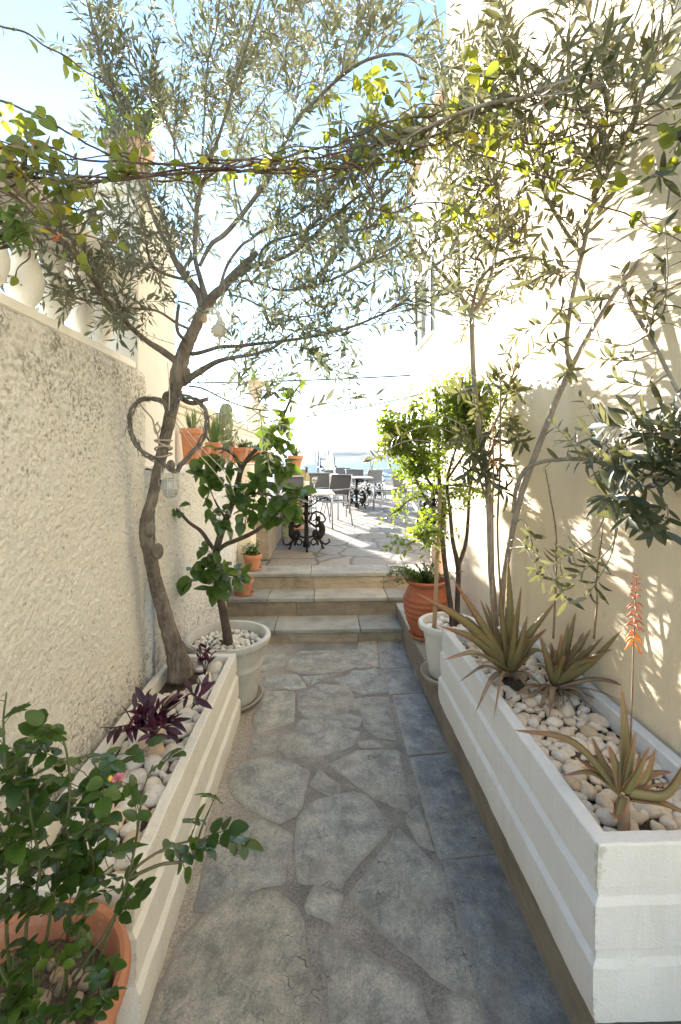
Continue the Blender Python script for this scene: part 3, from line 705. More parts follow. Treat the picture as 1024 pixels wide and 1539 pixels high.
b = MB(); b.box(-1.40, -1.10, 8.60, 8.90, .4, 2.52, 0, .004); b.box(-1.44, -1.06, 8.56, 8.94, 2.52, 2.62, 0, .015)
tag(b.build('urn_pier', M['parapet'], smooth=False), 'square cream pier carrying the pale clay urn', 'pier')
b = MB(); b.box(-5.5, -1.28, -1.2, 2.5, -.02, 1.95); b.box(-5.5, -1.345, 3.2, 11, -.02, 1.2); struct(b.build('ground', M['ground'], smooth=False))
# balustrade
t = thing('balustrade', 'white balustrade of turned balusters on top of the rough left wall', 'balustrade', (-1.1, 1.0, 2.06))
b = MB(); b.box(-1.21, -.985, -1.1, 2.50, 2.075, 2.115, 0, .006); b.build('base_rail', M['balus'], t, False)
b = MB(); b.box(-1.23, -.975, -1.1, 2.50, 2.475, 2.575, 0, .014); b.box(-1.21, -.995, -1.1, 2.50, 2.44, 2.472, 0, .008); b.build('hand_rail', M['balus'], t, False)
prof = [(.055, 2.115), (.055, 2.14), (.038, 2.15), (.034, 2.165), (.050, 2.19), (.064, 2.23), (.066, 2.265), (.056, 2.31), (.040, 2.35), (.033, 2.375), (.042, 2.385), (.042, 2.395), (.034, 2.405), (.052, 2.42), (.052, 2.44)]
for k in range(18):
    b = MB(); b.lathe(prof, (-1.095, -.95+k*.193, 0), 20); b.build('baluster', M['balus'], t)
# right-hand house
t = thing('cream_house', 'tall cream house wall along the right side, dappled with leaf shadows', 'house', (1.2, 1, 0))
b = MB()
ny, nz = 70, 90
gy = np.linspace(-1.5, 4.17, ny); gz = np.linspace(-.02, 8.6, nz); A, B = np.meshgrid(gy, gz); q = np.stack([A*0, A, B], -1)
V = np.stack([XR+.006*vn(q*1.6, 3)+.003*vn(q*5, 4), A, B], -1).reshape(-1, 3)
b.add(V, [(j*ny+i, (j+1)*ny+i, (j+1)*ny+i+1, j*ny+i+1) for j in range(nz-1) for i in range(ny-1)])
b.box(XR+.012, 6, -1.5, 4.165, -.02, 8.6); b.build('wall', M['cream'], t)
b = MB(); b.box(XR-.10, 6.1, -1.55, 4.25, 8.6, 8.8); b.build('roof_edge', M['whitewall'], t, False)
# white house further on
t = thing('white_house', 'white house beyond the terrace with one teal shuttered window', 'house', (3, 9.5, 0))
HX, HY0, HY1 = 2.1, 8.1, 10.9
wy0, wy1 = 8.85, 10.25; wz0, wz1 = 4.05, 5.45
b = MB(); b.box(HX, 6.5, HY0, wy0, HT, 7.9); b.box(HX, 6.5, wy1, HY1, HT, 7.9); b.box(HX, 6.5, wy0, wy1, HT, wz0); b.box(HX, 6.5, wy0, wy1, wz1, 7.9); b.box(HX+.20, 6.5, wy0, wy1, wz0, wz1)
b.build('wall', M['whitewall'], t, False)
b = MB(); b.box(HX-.12, 6.6, HY0-.1, HY1+.12, 7.9, 8.05); b.build('roof', M['terra_pale'], t, False)
b = MB()
for a, c, e, f_ in ((wy0, wy1, wz0, wz0+.07), (wy0, wy1, wz1-.07, wz1), (wy0, wy0+.07, wz0+.07, wz1-.07), (wy1-.07, wy1, wz0+.07, wz1-.07), ((wy0+wy1)/2-.04, (wy0+wy1)/2+.04, wz0+.07, wz1-.07)): b.box(HX+.07, HX+.13, a, c, e, f_)
wf = b.build('window', M['winwhite'], t, False)
b = MB(); b.box(HX+.09, HX+.105, wy0+.07, wy1-.07, wz0+.07, wz1-.07); b.build('pane', M['pane'], wf, False)
b = MB(); b.box(HX-.07, HX+.07, wy0-.06, wy1+.06, wz0-.07, wz0-.002); b.build('sill', M['whitewall'], wf, False)
b = MB(); b.box(HX-.06, HX-.015, wy0-.10, wy0-.002, wz0, wz1+.03); b.build('shutter', M['winframe'], t, False); b = MB(); b.box(HX-.06, HX-.015, wy1+.002, wy1+.12, wz0, wz1+.03); b.build('shutter', M['winframe'], t, False)
# cables to the white house
def cable(name, a, c, sag, lab, r=.008, m='wire'):
    P = np.array([np.array(a)+(np.array(c)-np.array(a))*s+np.array([0, 0, -sag*4*s*(1-s)]) for s in np.linspace(0, 1, 24)])
    b = MB(); b.tube(P, r, 6, 0); return tag(b.build(name, m if not isinstance(m, str) else M[m]), lab, 'cable')
cable('overhead_cable', U(180, 576, Y=10.3), U(617, 564, Y=10.6), .05, 'upper black overhead cable running to the white house', .018)
cable('overhead_cable', U(380, 636, Y=10.6), U(640, 590, Y=9.6), .08, 'lower slanting black cable running to the white house', .014)
# sea wall at the far end of the terrace
b = MB(); b.box(-1.1, 7, 16.75, 17.15, HT, .80, 0, .01); tag(b.build('sea_wall', M['whitewall'], smooth=False), 'low white wall closing the far end of the terrace', 'wall')
b = MB(); b.box(-1.2, -.61, 5.36, 7.7, HT, .93, 0, .01); b.box(-1.2, -.60, 5.35, 7.72, .93, .965, 1, .008, .4)
tag(b.build('bed_wall', [M['ledge'], M['tread']], smooth=False), 'low stone-topped bench wall at the head of the steps', 'wall')
# =================================================================== planter boxes
def planter(name, label, x0, x1, y0, y1, z0, z1, mat, soil_z, flare, side):
    """Cast trough of three lapped tiers; side = -1 or +1 is the side turned to the path."""
    t = thing(name, label, 'planter', ((x0+x1)/2, (y0+y1)/2, z0))
    H = z1-z0; th = .042
    prof = []                                  # (outward, z) from the rim down
    tiers = [(1., .70), (.66, .36), (.32, .0)]
    for k, (a, c) in enumerate(tiers):
        o = flare*k
        prof += [(o, z0+H*a), (o+.002, z0+H*(c+.06)), (o-.003, z0+H*(c+.05)), (o-.003, z0+H*(c+.0))] if k < 2 else [(o, z0+H*a), (o+.001, z0+H*.10), (o-.008, z0)]
    b = MB(); V = []; n = len(prof)
    rings = [(-th, z1-.075), (-th, z1-.004), (-th+.004, z1), (-.004, z1)] + prof[:1] + prof[1:]
    rings[4] = (0, z1-.004)
    segs = 90
    def ring(o, z):
        a0, a1 = x0-o*(1 if side < 0 else .0), x1+o*(1 if side > 0 else .0)
        if o < 0: a0, a1 = x0-o, x1+o
        c0, c1 = y0-max(o, 0)*.6 if o > 0 else y0-o, y1+max(o, 0)*.6 if o > 0 else y1+o
        P = []
        c = [(a0, c0), (a1, c0), (a1, c1), (a0, c1)]
        nn = [24, segs, 24, segs]
        for i in range(4):
            p, q = np.array(c[i]), np.array(c[(i+1) % 4])
            for k in range(nn[i]): P.append((*(p+(q-p)*k/nn[i]), z))
        return np.array(P)
    RR = [ring(o, z) for o, z in rings]; m = len(RR[0])
    P = np.concatenate(RR); P[:, :2] += .0020*np.c_[vn(P*16, 3), vn(P*16, 4)]+.0012*np.c_[vn(P*60, 13), vn(P*60, 14)]; P[:, 2] += .0016*vn(P*14, 6)+.001*vn(P*50, 16)
    Fc = []
    for i in range(len(RR)-1):
        for j in range(m):
            k = (j+1) % m; Fc.append((i*m+k, i*m+j, (i+1)*m+j, (i+1)*m+k))
    Fc.append(tuple((len(RR)-1)*m+j for j in range(m))[::-1])
    b.add(P, Fc); o = b.build('trough', mat, t, smooth=True); edge_split(o, 22)
    s = MB(); N = 14; g = np.linspace(0, 1, N); G = []
    gx_, gy_ = np.meshgrid(x0+th*.8+(x1-x0-1.6*th)*g, np.linspace(y0+th*.8, y1-th*.8, 40))
    gz_ = soil_z+.012*vn(np.stack([gx_*12, gy_*12, gx_*0], -1), 5)
    s.add(np.stack([gx_, gy_, gz_], -1).reshape(-1, 3), [(j*N+i, j*N+i+1, (j+1)*N+i+1, (j+1)*N+i) for j in range(39) for i in range(N-1)])
    s.build('soil', M['gravel'], t)
    return t
planter('planter_box', 'long cream concrete planter box against the left wall, holding the olive trunk', -.915, -.52, 1.30, 2.83, 0.0, .43, M['planter_l'], .355, .011, 1)
planter('planter_box', 'long white concrete planter box on the right ledge, planted with aloes', .655, 1.105, 1.085, 2.53, .262, .680, M['planter_r'], .605, .009, -1)

# =================================================================== pebbles: every stone an object
def pebble_mesh(name, mat, seed, n=3):
    b = MB(); b.sphere((0, 0, 0), 1, 14, 9)
    V = b.v[0]; k = vn(V*1.1, seed)*.28+vn(V*2.3, seed+20)*.12; b.v[0] = V*(1+k)[:, None]
    o = b.build(name, mat, org=(0, 0, 0)); me = o.data; bpy.data.objects.remove(o); return me
PEB = [pebble_mesh('pebble', M['pebble'], s) for s in range(6)]
WST = [pebble_mesh('white_stone', M['stone_w'], s+30) for s in range(6)]
TAN = [pebble_mesh('soil_stone', M['stone_t'], s+80) for s in range(4)]
CHP = [pebble_mesh('marble_chip', M['chip'], s+60) for s in range(5)]
def pack(inside, bbox, sizes, tries, avoid=(), over=.80):
    got = []
    for r in sizes:
        for _ in range(tries):
            x = random.uniform(bbox[0], bbox[1]); y = random.uniform(bbox[2], bbox[3])
            if not inside(x, y, r): continue
            if any((x-a)**2+(y-c)**2 < (over*(r+q))**2 for a, c, q in got): continue
            if any((x-a)**2+(y-c)**2 < q*q for a, c, q in avoid): continue
            got.append((x, y, r)); break
    return got
def stones(name, meshes, spots, z, label, cat, group, flat=.62, jit=.012, elong=1.35, stop=None):
    for x, y, r in spots:
        o = bpy.data.objects.new(name, random.choice(meshes)); COL.objects.link(o)
        e = random.uniform(.9, elong)
        o.scale = (r*math.sqrt(e), r/math.sqrt(e), r*flat*random.uniform(.8, 1.15))
        o.rotation_euler = (random.gauss(0, .25), random.gauss(0, .25), random.uniform(0, 6.28))
        o.location = (x, y, z+r*flat*.55+random.uniform(-jit, jit)*.6); tag(o, label, cat, group)
sz = [random.uniform(.036, .050) for _ in range(34)]+[random.uniform(.025, .036) for _ in range(80)]+[random.uniform(.015, .024) for _ in range(90)]
sp = pack(lambda x, y, r: -.872+r*.8 < x < -.562-r*.8 and 1.345+r*.8 < y < 2.78-r*.8, (-.87, -.56, 1.35, 2.78), sz, 60, [(-.80, 2.62, .13)], .84)
stones('white_stone', WST, sp, .352, 'smooth white river stone lying in the left planter box below the olive', 'stone', 'white stones in the left planter box')
sz = [random.uniform(.027, .036) for _ in range(30)]+[random.uniform(.018, .027) for _ in range(170)]+[random.uniform(.011, .018) for _ in range(220)]
sp = pack(lambda x, y, r: .700+r*.7 < x < 1.06-r*.7 and 1.13+r*.7 < y < 2.485-r*.7, (.70, 1.06, 1.13, 2.48), sz, 40, [(.85, 2.02, .07), (.985, 1.94, .05)], .74)[:298]
stones('pebble', PEB, sp, .606, 'cream pebble bedded in the white planter box among the aloes', 'pebble', 'pebbles in the right planter box', .66, .006)

# =================================================================== pots
def pot(name, label, c, prof, mat, cat='pot', seg=40, soil=None, soilmat='soil', saucer=None, saucermat='saucer', fx=None):
    t = thing(name, label, cat, c)
    b = MB(); b.lathe(prof, c, seg, fx=fx, cap=False); o = b.build('vessel', mat, t); edge_split(o, 40)
    if soil:
        r, z = soil; s = MB(); rr = np.linspace(0.001, r, 6)
        s.lathe([(q, z+.006*math.sin(q*90)) for q in rr], c, seg, cap=False)
        V = s.v[0]; V[:, 2] += .008*vn(V*30, 7); s.build('soil', M[soilmat], t)
    if saucer:
        r, h = saucer; s = MB(); s.lathe([(0.001, .004), (r*.9, .004), (r*.97, h*.7), (r, h), (r*1.02, h), (r*1.02, h*.75), (r*.93, 0), (.001, 0)], (c[0], c[1], c[2]), seg, cap=False)
        s.build('saucer', M[saucermat], t)
    return t
def rolled(rb, rt, h, lip=.02, lh=.03, foot=.012):
    """pot profile from outer foot up, over the lip, and down inside"""
    return [(.001, foot), (rb*.96, foot), (rb, foot+.006), (rb+(rt-rb)*.33, h*.33), (rb+(rt-rb)*.66, h*.66), (rt, h-lh-.004), (rt+lip*.8, h-lh), (rt+lip, h-lh*.6), (rt+lip*.9, h-lh*.15), (rt+lip*.5, h), (rt, h-.004), (rt-.012, h-lh*.6), (rt-.02, h-.12), (rt-.03, h-.14)]
G1 = (-.63, 3.12, .0085)
gp = rolled(.19, .25, .43, .034, .045); gp[4:4] = [(.226, .235), (.231, .238), (.231, .25), (.229, .253)]
pot('plant_pot', 'large round grey plastic pot with rolled rim behind the left planter', G1, gp, M['plastic'], soil=(.236, .36), soilmat='gravel', saucer=(.225, .035))
G2 = (.795, 2.90, .2365)
gp = rolled(.125, .165, .345, .028, .04); 
pot('plant_pot', 'pale grey plastic pot on the ledge behind the white planter', G2, gp, M['plastic_w'], soil=(.152, .29), soilmat='gravel', saucer=(.175, .035))
sp = pack(lambda x, y, r: math.hypot(x-G1[0], y-G1[1]) < .222, (-.9, -.35, 2.85, 3.4), [random.uniform(.014, .026) for _ in range(190)], 30, [(-.645, 3.10, .03)], .78)
stones('marble_chip', CHP, sp, .367, 'small white marble chip in the large grey pot with the broad-leaved shrub', 'stone', 'marble chips in the left grey pot', .75, .006)
sp = pack(lambda x, y, r: math.hypot(x-G2[0], y-G2[1]) < .14, (.6, 1., 2.7, 3.1), [random.uniform(.018, .034) for _ in range(46)], 30, (), .84)
stones('white_stone', WST, sp, .527, 'white stone lying in the pale grey pot around the bushy sapling', 'stone', 'stones in the right grey pot', .7, .008)
# ribbed red clay urn on the ledge
def ribs(V, a):
    k = np.arange(V.shape[0])
    return V
up = []
for z in np.linspace(.02, .40, 64):
    q = z/.40; r = .095+.083*math.sin(min(1, q*1.18)*math.pi*.62)**.9-.045*max(0, (q-.72)/.28)**1.5
    up.append((r+(.0035*math.sin(z*150) if .12 < z < .33 else 0), z))
up = [(.001, .02), (.09, .018)]+up+[(.142, .41), (.158, .418), (.162, .43), (.156, .44), (.144, .44), (.135, .42), (.13, .36), (.12, .34)]
UR = (.80, 3.56, .2365)
pot('clay_urn', 'round red clay urn with incised rings on the ledge by the steps', UR, up, M['terra_red'], 'urn', 44, (.128, .37), saucer=(.135, .03), saucermat='terra')
# two small terracotta pots on the steps
def flower_pot(rb, rt, h): return [(.001, .01), (rb*.97, .008), (rb, .014), (rt*.94, h*.70), (rt*.95, h*.72), (rt*1.04, h*.735), (rt*1.07, h*.97), (rt*1.04, h), (rt*.97, h), (rt*.93, h*.9), (rt*.88, h*.7), (rt*.84, h*.6)]
pA = U(372, 890, Y=4.66)
P1 = (-.76, 4.56, H2+.001); P2 = (-.735, 4.92, HT+.001)
pot('flower_pot', 'small empty terracotta pot with saucer on the middle step', P1, flower_pot(.058, .083, .155), M['terra'], soil=(.072, .115), saucer=(.088, .022), saucermat='terra')
pot('flower_pot', 'small terracotta pot of white flowers on the top step', P2, flower_pot(.068, .092, .165), M['terra'], soil=(.082, .14), saucer=(.095, .022), saucermat='terra')
# big terracotta rose pot in the foreground
def garland(V, a):
    r = np.hypot(V[..., 0], V[..., 1]); z = V[..., 2]
    ph = np.abs(((a/(2*math.pi)*6) % 1)-.5)*2
    sag = .255-.065*(1-ph**2)
    k = np.exp(-((z-sag[None, :])/.014)**2)*.011+np.exp(-((z-.27)/.03)**2)*np.exp(-((1-ph)/.12)**2)[None, :]*.012
    k *= (np.arange(V.shape[0]) < 26)[:, None]
    s = (r+k)/np.maximum(r, 1e-6); V[..., 0] *= s; V[..., 1] *= s
    return V
RP = (-.68, 1.07, .0085); 
rp = [(.001, .012), (.12, .01), (.13, .014)]+[(.13+.055*math.sin(q*math.pi*.5), .014+q*.335) for q in np.linspace(.04, 1, 24)]+[(.196, .355), (.206, .362), (.209, .378), (.205, .394), (.196, .40), (.186, .397), (.181, .385), (.176, .33), (.17, .29)]
rp = [(r*1.1, z) for r, z in rp]
pot('rose_pot', 'large terracotta pot with relief garlands in the near left corner', RP, rp, M['terra'], 'pot', 72, (.19, .325), 'gravel', fx=garland)
sp = pack(lambda x, y, r: math.hypot(x-RP[0], y-RP[1]) < .160, (-.88, -.5, .9, 1.28), [random.uniform(.012, .024) for _ in range(34)], 30, (), .9)
stones('pebble', TAN, sp, .330, 'tan pebble on the soil of the big terracotta rose pot', 'pebble', 'pebbles in the rose pot', .7, .006)
# row of pots on the low wall
SH = 1.556
def square_pot(name, label, x, y, w0, w1, h, mat, d0=None, d1=None):
    t = thing(name, label, 'pot', (x, y, SH)); d0 = d0 or w0; d1 = d1 or w1
    b = MB(); V = []
    lv = [(0, 0), (0, .02), (.9, h-.045), (1.08, h-.044), (1.10, h-.005), (1.06, h), (.92, h), (.86, h-.05)]
    for q, z in lv:
        wx = (w0+(w1-w0)*min(q, 1))*(q if q > 1 else 1)/2*(1 if q != .92 and q != .86 else q); wy = (d0+(d1-d0)*min(q, 1))*(q if q > 1 else 1)/2*(1 if q != .92 and q != .86 else q)
        cx = .012
        V += [(x+sx, y+sy, SH+z) for sx, sy in ((-wx+cx, -wy), (wx-cx, -wy), (wx, -wy+cx), (wx, wy-cx), (wx-cx, wy), (-wx+cx, wy), (-wx, wy-cx), (-wx, -wy+cx))]
    Fc = [(i*8+j, i*8+(j+1) % 8, (i+1)*8+(j+1) % 8, (i+1)*8+j) for i in range(len(lv)-1) for j in range(8)]
    b.add(V, Fc); b.build('vessel', mat, t, False)
    s = MB(); s.box(x-w1*.42, x+w1*.42, y-d1*.42, y+d1*.42, SH+h-.06, SH+h-.04); s.build('soil', M['soil'], t, False)
    return t
square_pot('terracotta_pot', 'tall terracotta pot nearest on the low wall, holding thin upright stems', -1.03, 3.72, .105, .145, .285, M['terra'])
square_pot('terracotta_pot', 'small square terracotta pot beside the tall one on the low wall', -1.02, 4.02, .09, .105, .15, M['terra'])
SPK = (-1.02, 4.42, SH)
square_pot('terracotta_pot', 'terracotta pot with a spiky green succulent on the low wall', -1.02, 4.42, .10, .125, .20, M['terra'])
square_pot('terracotta_pot', 'terracotta pot holding the tall cactus on the low wall', -1.04, 5.06, .13, .155, .22, M['terra'])
square_pot('terracotta_trough', 'nearer long terracotta trough with trailing green plant on the low wall', -.90, 5.30, .13, .16, .17, M['terra'], .42, .46)
square_pot('terracotta_trough', 'farther long terracotta trough with dark dry plants on the low wall', -.86, 5.98, .14, .17, .18, M['terra'], .50, .56)
# urns
uq = [(.001, 0), (.085, 0), (.09, .03), (.05, .06), (.045, .09), (.075, .13), (.115, .19), (.125, .26), (.118, .31), (.14, .36), (.185, .385), (.19, .40), (.18, .41), (.15, .40), (.12, .36)]
def flute(V, a):
    z = V[..., 2]; k = 1+.05*np.cos(a*12)[None, :]*((z > .12) & (z < .30)); V[..., 0] *= k; V[..., 1] *= k; return V
UC = (-1.25, 8.75, 2.62)
pot('stone_urn', 'pale pink fluted urn on its pier beyond the olive tree', UC, [(r, z*1.05) for r, z in uq], M['terra_pale'], 'urn', 48, (.13, .38), fx=flute)
FC = (-1.12, 2.75, 3.09)
pot('fern_pot', 'weathered pink clay pot holding the fern high on the left pier', FC, rolled(.09, .125, .34, .016, .035), M['terra_pale'], 'pot', 36, (.11, .29))
# terracotta pot on the brick pillar
PB = (-.50, 7.95)
b = MB(); b.box(PB[0]-.26, PB[0]+.20, 7.7, 8.25, HT, 1.39, 0, .01); b.box(PB[0]-.30, PB[0]+.24, 7.66, 8.29, 1.39, 1.435, 1, .006, .7)
tag(b.build('brick_pillar', [M['brick'], M['tread']], smooth=False), 'orange rendered pillar with a stone cap behind the first iron table', 'pillar')
PP = (-.46, 7.93, 1.436)
pot('flower_pot', 'terracotta pot of reddish flowers on the orange pillar', PP, flower_pot(.08, .12, .22), M['terra'], soil=(.10, .19))
JR = (1.30, 4.98, HT)
jp = [(.001, 0), (.05, 0), (.055, .02), (.075, .12), (.082, .22), (.07, .31), (.045, .37), (.04, .41), (.055, .43), (.05, .435), (.035, .42), (.03, .36)]
pot('clay_jar', 'slim pinkish clay jar by the corner of the cream house', (1.17, 4.66, HT), jp, M['terra_pale'], 'jar', 28)
# =================================================================== woody plants
UPV = np.array([0, 0, 1.])
def olive_leaves(lv, P, n, L, r0=None, start=.12, tip=True, spread=.95):
    """opposite pairs of narrow leaves along a shoot"""
    ph = random.uniform(0, 3.14); 
    for k in range(n):
        s = start+(1-start)*(k+.5)/n
        p, t = along(P, s); a = nrm(np.cross(t, UPV+.3*rv())); b = np.cross(t, a)
        ang = ph+k*1.45
        q = a*math.cos(ang)+b*math.sin(ang)
        for sg in (1, -1):
            if random.random() < .12: continue
            d = nrm(t*random.uniform(.45, 1.0)+sg*q*spread*random.uniform(.6, 1.1)+.18*rv())
            l = L*random.uniform(.62, 1.15)*(1 if s < .8 else .8)
            lv.put(p+d*.004, d, nrm(t*.9+.5*UPV+.55*rv()), l, l*random.uniform(.19, .27), min(1, max(0, (random.random() if r0 is None else r0+random.gauss(0, .2)))))
    if tip:
        p, t = along(P, 1.); 
        for _ in range(2): lv.put(p, nrm(t+.3*rv()), rv(), L*.7, L*.13)
class Tree:
    def __init__(s, name, label, cat, loc, bark, leaf, lkind='simple', group=None):
        s.t = thing(name, label, cat, loc, group); s.wood = MB(); s.twig = MB(); s.lv = Leaves(lkind); s.limbs = []; s.bark = bark; s.leaf = leaf; s.kind = lkind
        s.nl = 0
    def limb(s, pts, rad, n=6, sides=8, bump=.0, track=True, part=True):
        P = cr(UP(pts) if len(pts[0]) == 3 and not isinstance(pts, np.ndarray) else pts, n)
        if part:
            b = MB(); b.tube(P, rad, sides, bump=bump); b.build('limb', s.bark, s.t)
        else: s.wood.tube(P, rad, sides, bump=bump)
        if track: s.limbs.append((P, rad))
        return P
    def near(s, c):
        best = None
        for P, r in s.limbs:
            d = np.linalg.norm(P-c, axis=1)+.25*np.maximum(0, P[:, 2]-c[2]); i = int(d.argmin())
            if best is None or d[i] < best[0]: best = (d[i], P[i], P, i)
        return best[1], nrm(best[2][min(best[3]+1, len(best[2])-1)]-best[2][max(best[3]-1, 0)])
    def to(s, c, sag=.02, r=.0035, wob=.03):
        c = np.array(c); p, t = s.near(c); D = np.linalg.norm(c-p)
        m = p+(c-p)*.5+t*D*.18+rv()*D*wob*2+np.array([0, 0, -sag*D])
        P = cr([p, m, c], 6); s.twig.tube(P, [r, r*.45], 5, caps=False); return P
    def finish(s, trunk='trunk', leaf='leaves'):
        if s.wood.n: s.wood.build(trunk, s.bark, s.t)
        if s.twig.n: s.twig.build('twigs', s.bark if trunk == 'stem' else M['twig'], s.t)['kind'] = 'stuff'
        b = MB(); s.lv.into(b); b.build(leaf, s.leaf, s.t); return s.t

# ------------------------------------------------------------------ the old olive by the left wall
T = Tree('olive_tree', 'old olive tree leaning over the path from the left planter box, crooked bare trunk', 'tree', tuple(U(268, 1005, Y=2.62)), M['bark'], M['olive'])
tr = [(272, 1016, 2.62), (266, 985, 2.60), (255, 950, 2.55), (241, 900, 2.48), (231, 862, 2.43), (226, 832, 2.40), (218, 800, 2.36), (221, 775, 2.35), (229, 750, 2.35), (236, 715, 2.35), (244, 680, 2.34), (253, 640, 2.33), (261, 600, 2.32), (266, 570, 2.31), (272, 543, 2.30), (284, 512, 2.29), (296, 487, 2.28), (304, 464, 2.27)]
P = cr(UP(tr), 7); rad = np.interp(np.linspace(0, 1, len(P)), np.linspace(0, 1, 18), np.array([23, 16, 12.5, 11, 9.6, 10.2, 8.3, 7.9, 7.8, 7.8, 8, 8.5, 9, 10.4, 10.8, 9, 8, 7.6])*2.36/700)
b = MB(); b.tube(P, rad, 18, bump=.16)
for px, py, r in ((232, 828, .030), (247, 600, .028), (205+15, 795, .03), (270, 565, .04), (252, 700, .022), (238, 895, .022)):
    c = U(px, py, Y=2.36 if py < 850 else 2.47); b.sphere(c+np.array([.02, -.012, 0]), r, 10, 7, sc=(1, 1, 1.4))
b.build('trunk', M['bark'], T.t)
def sc(*r): return np.array([x*(.66 if x > 7 else .54) for x in r])*2.2/700
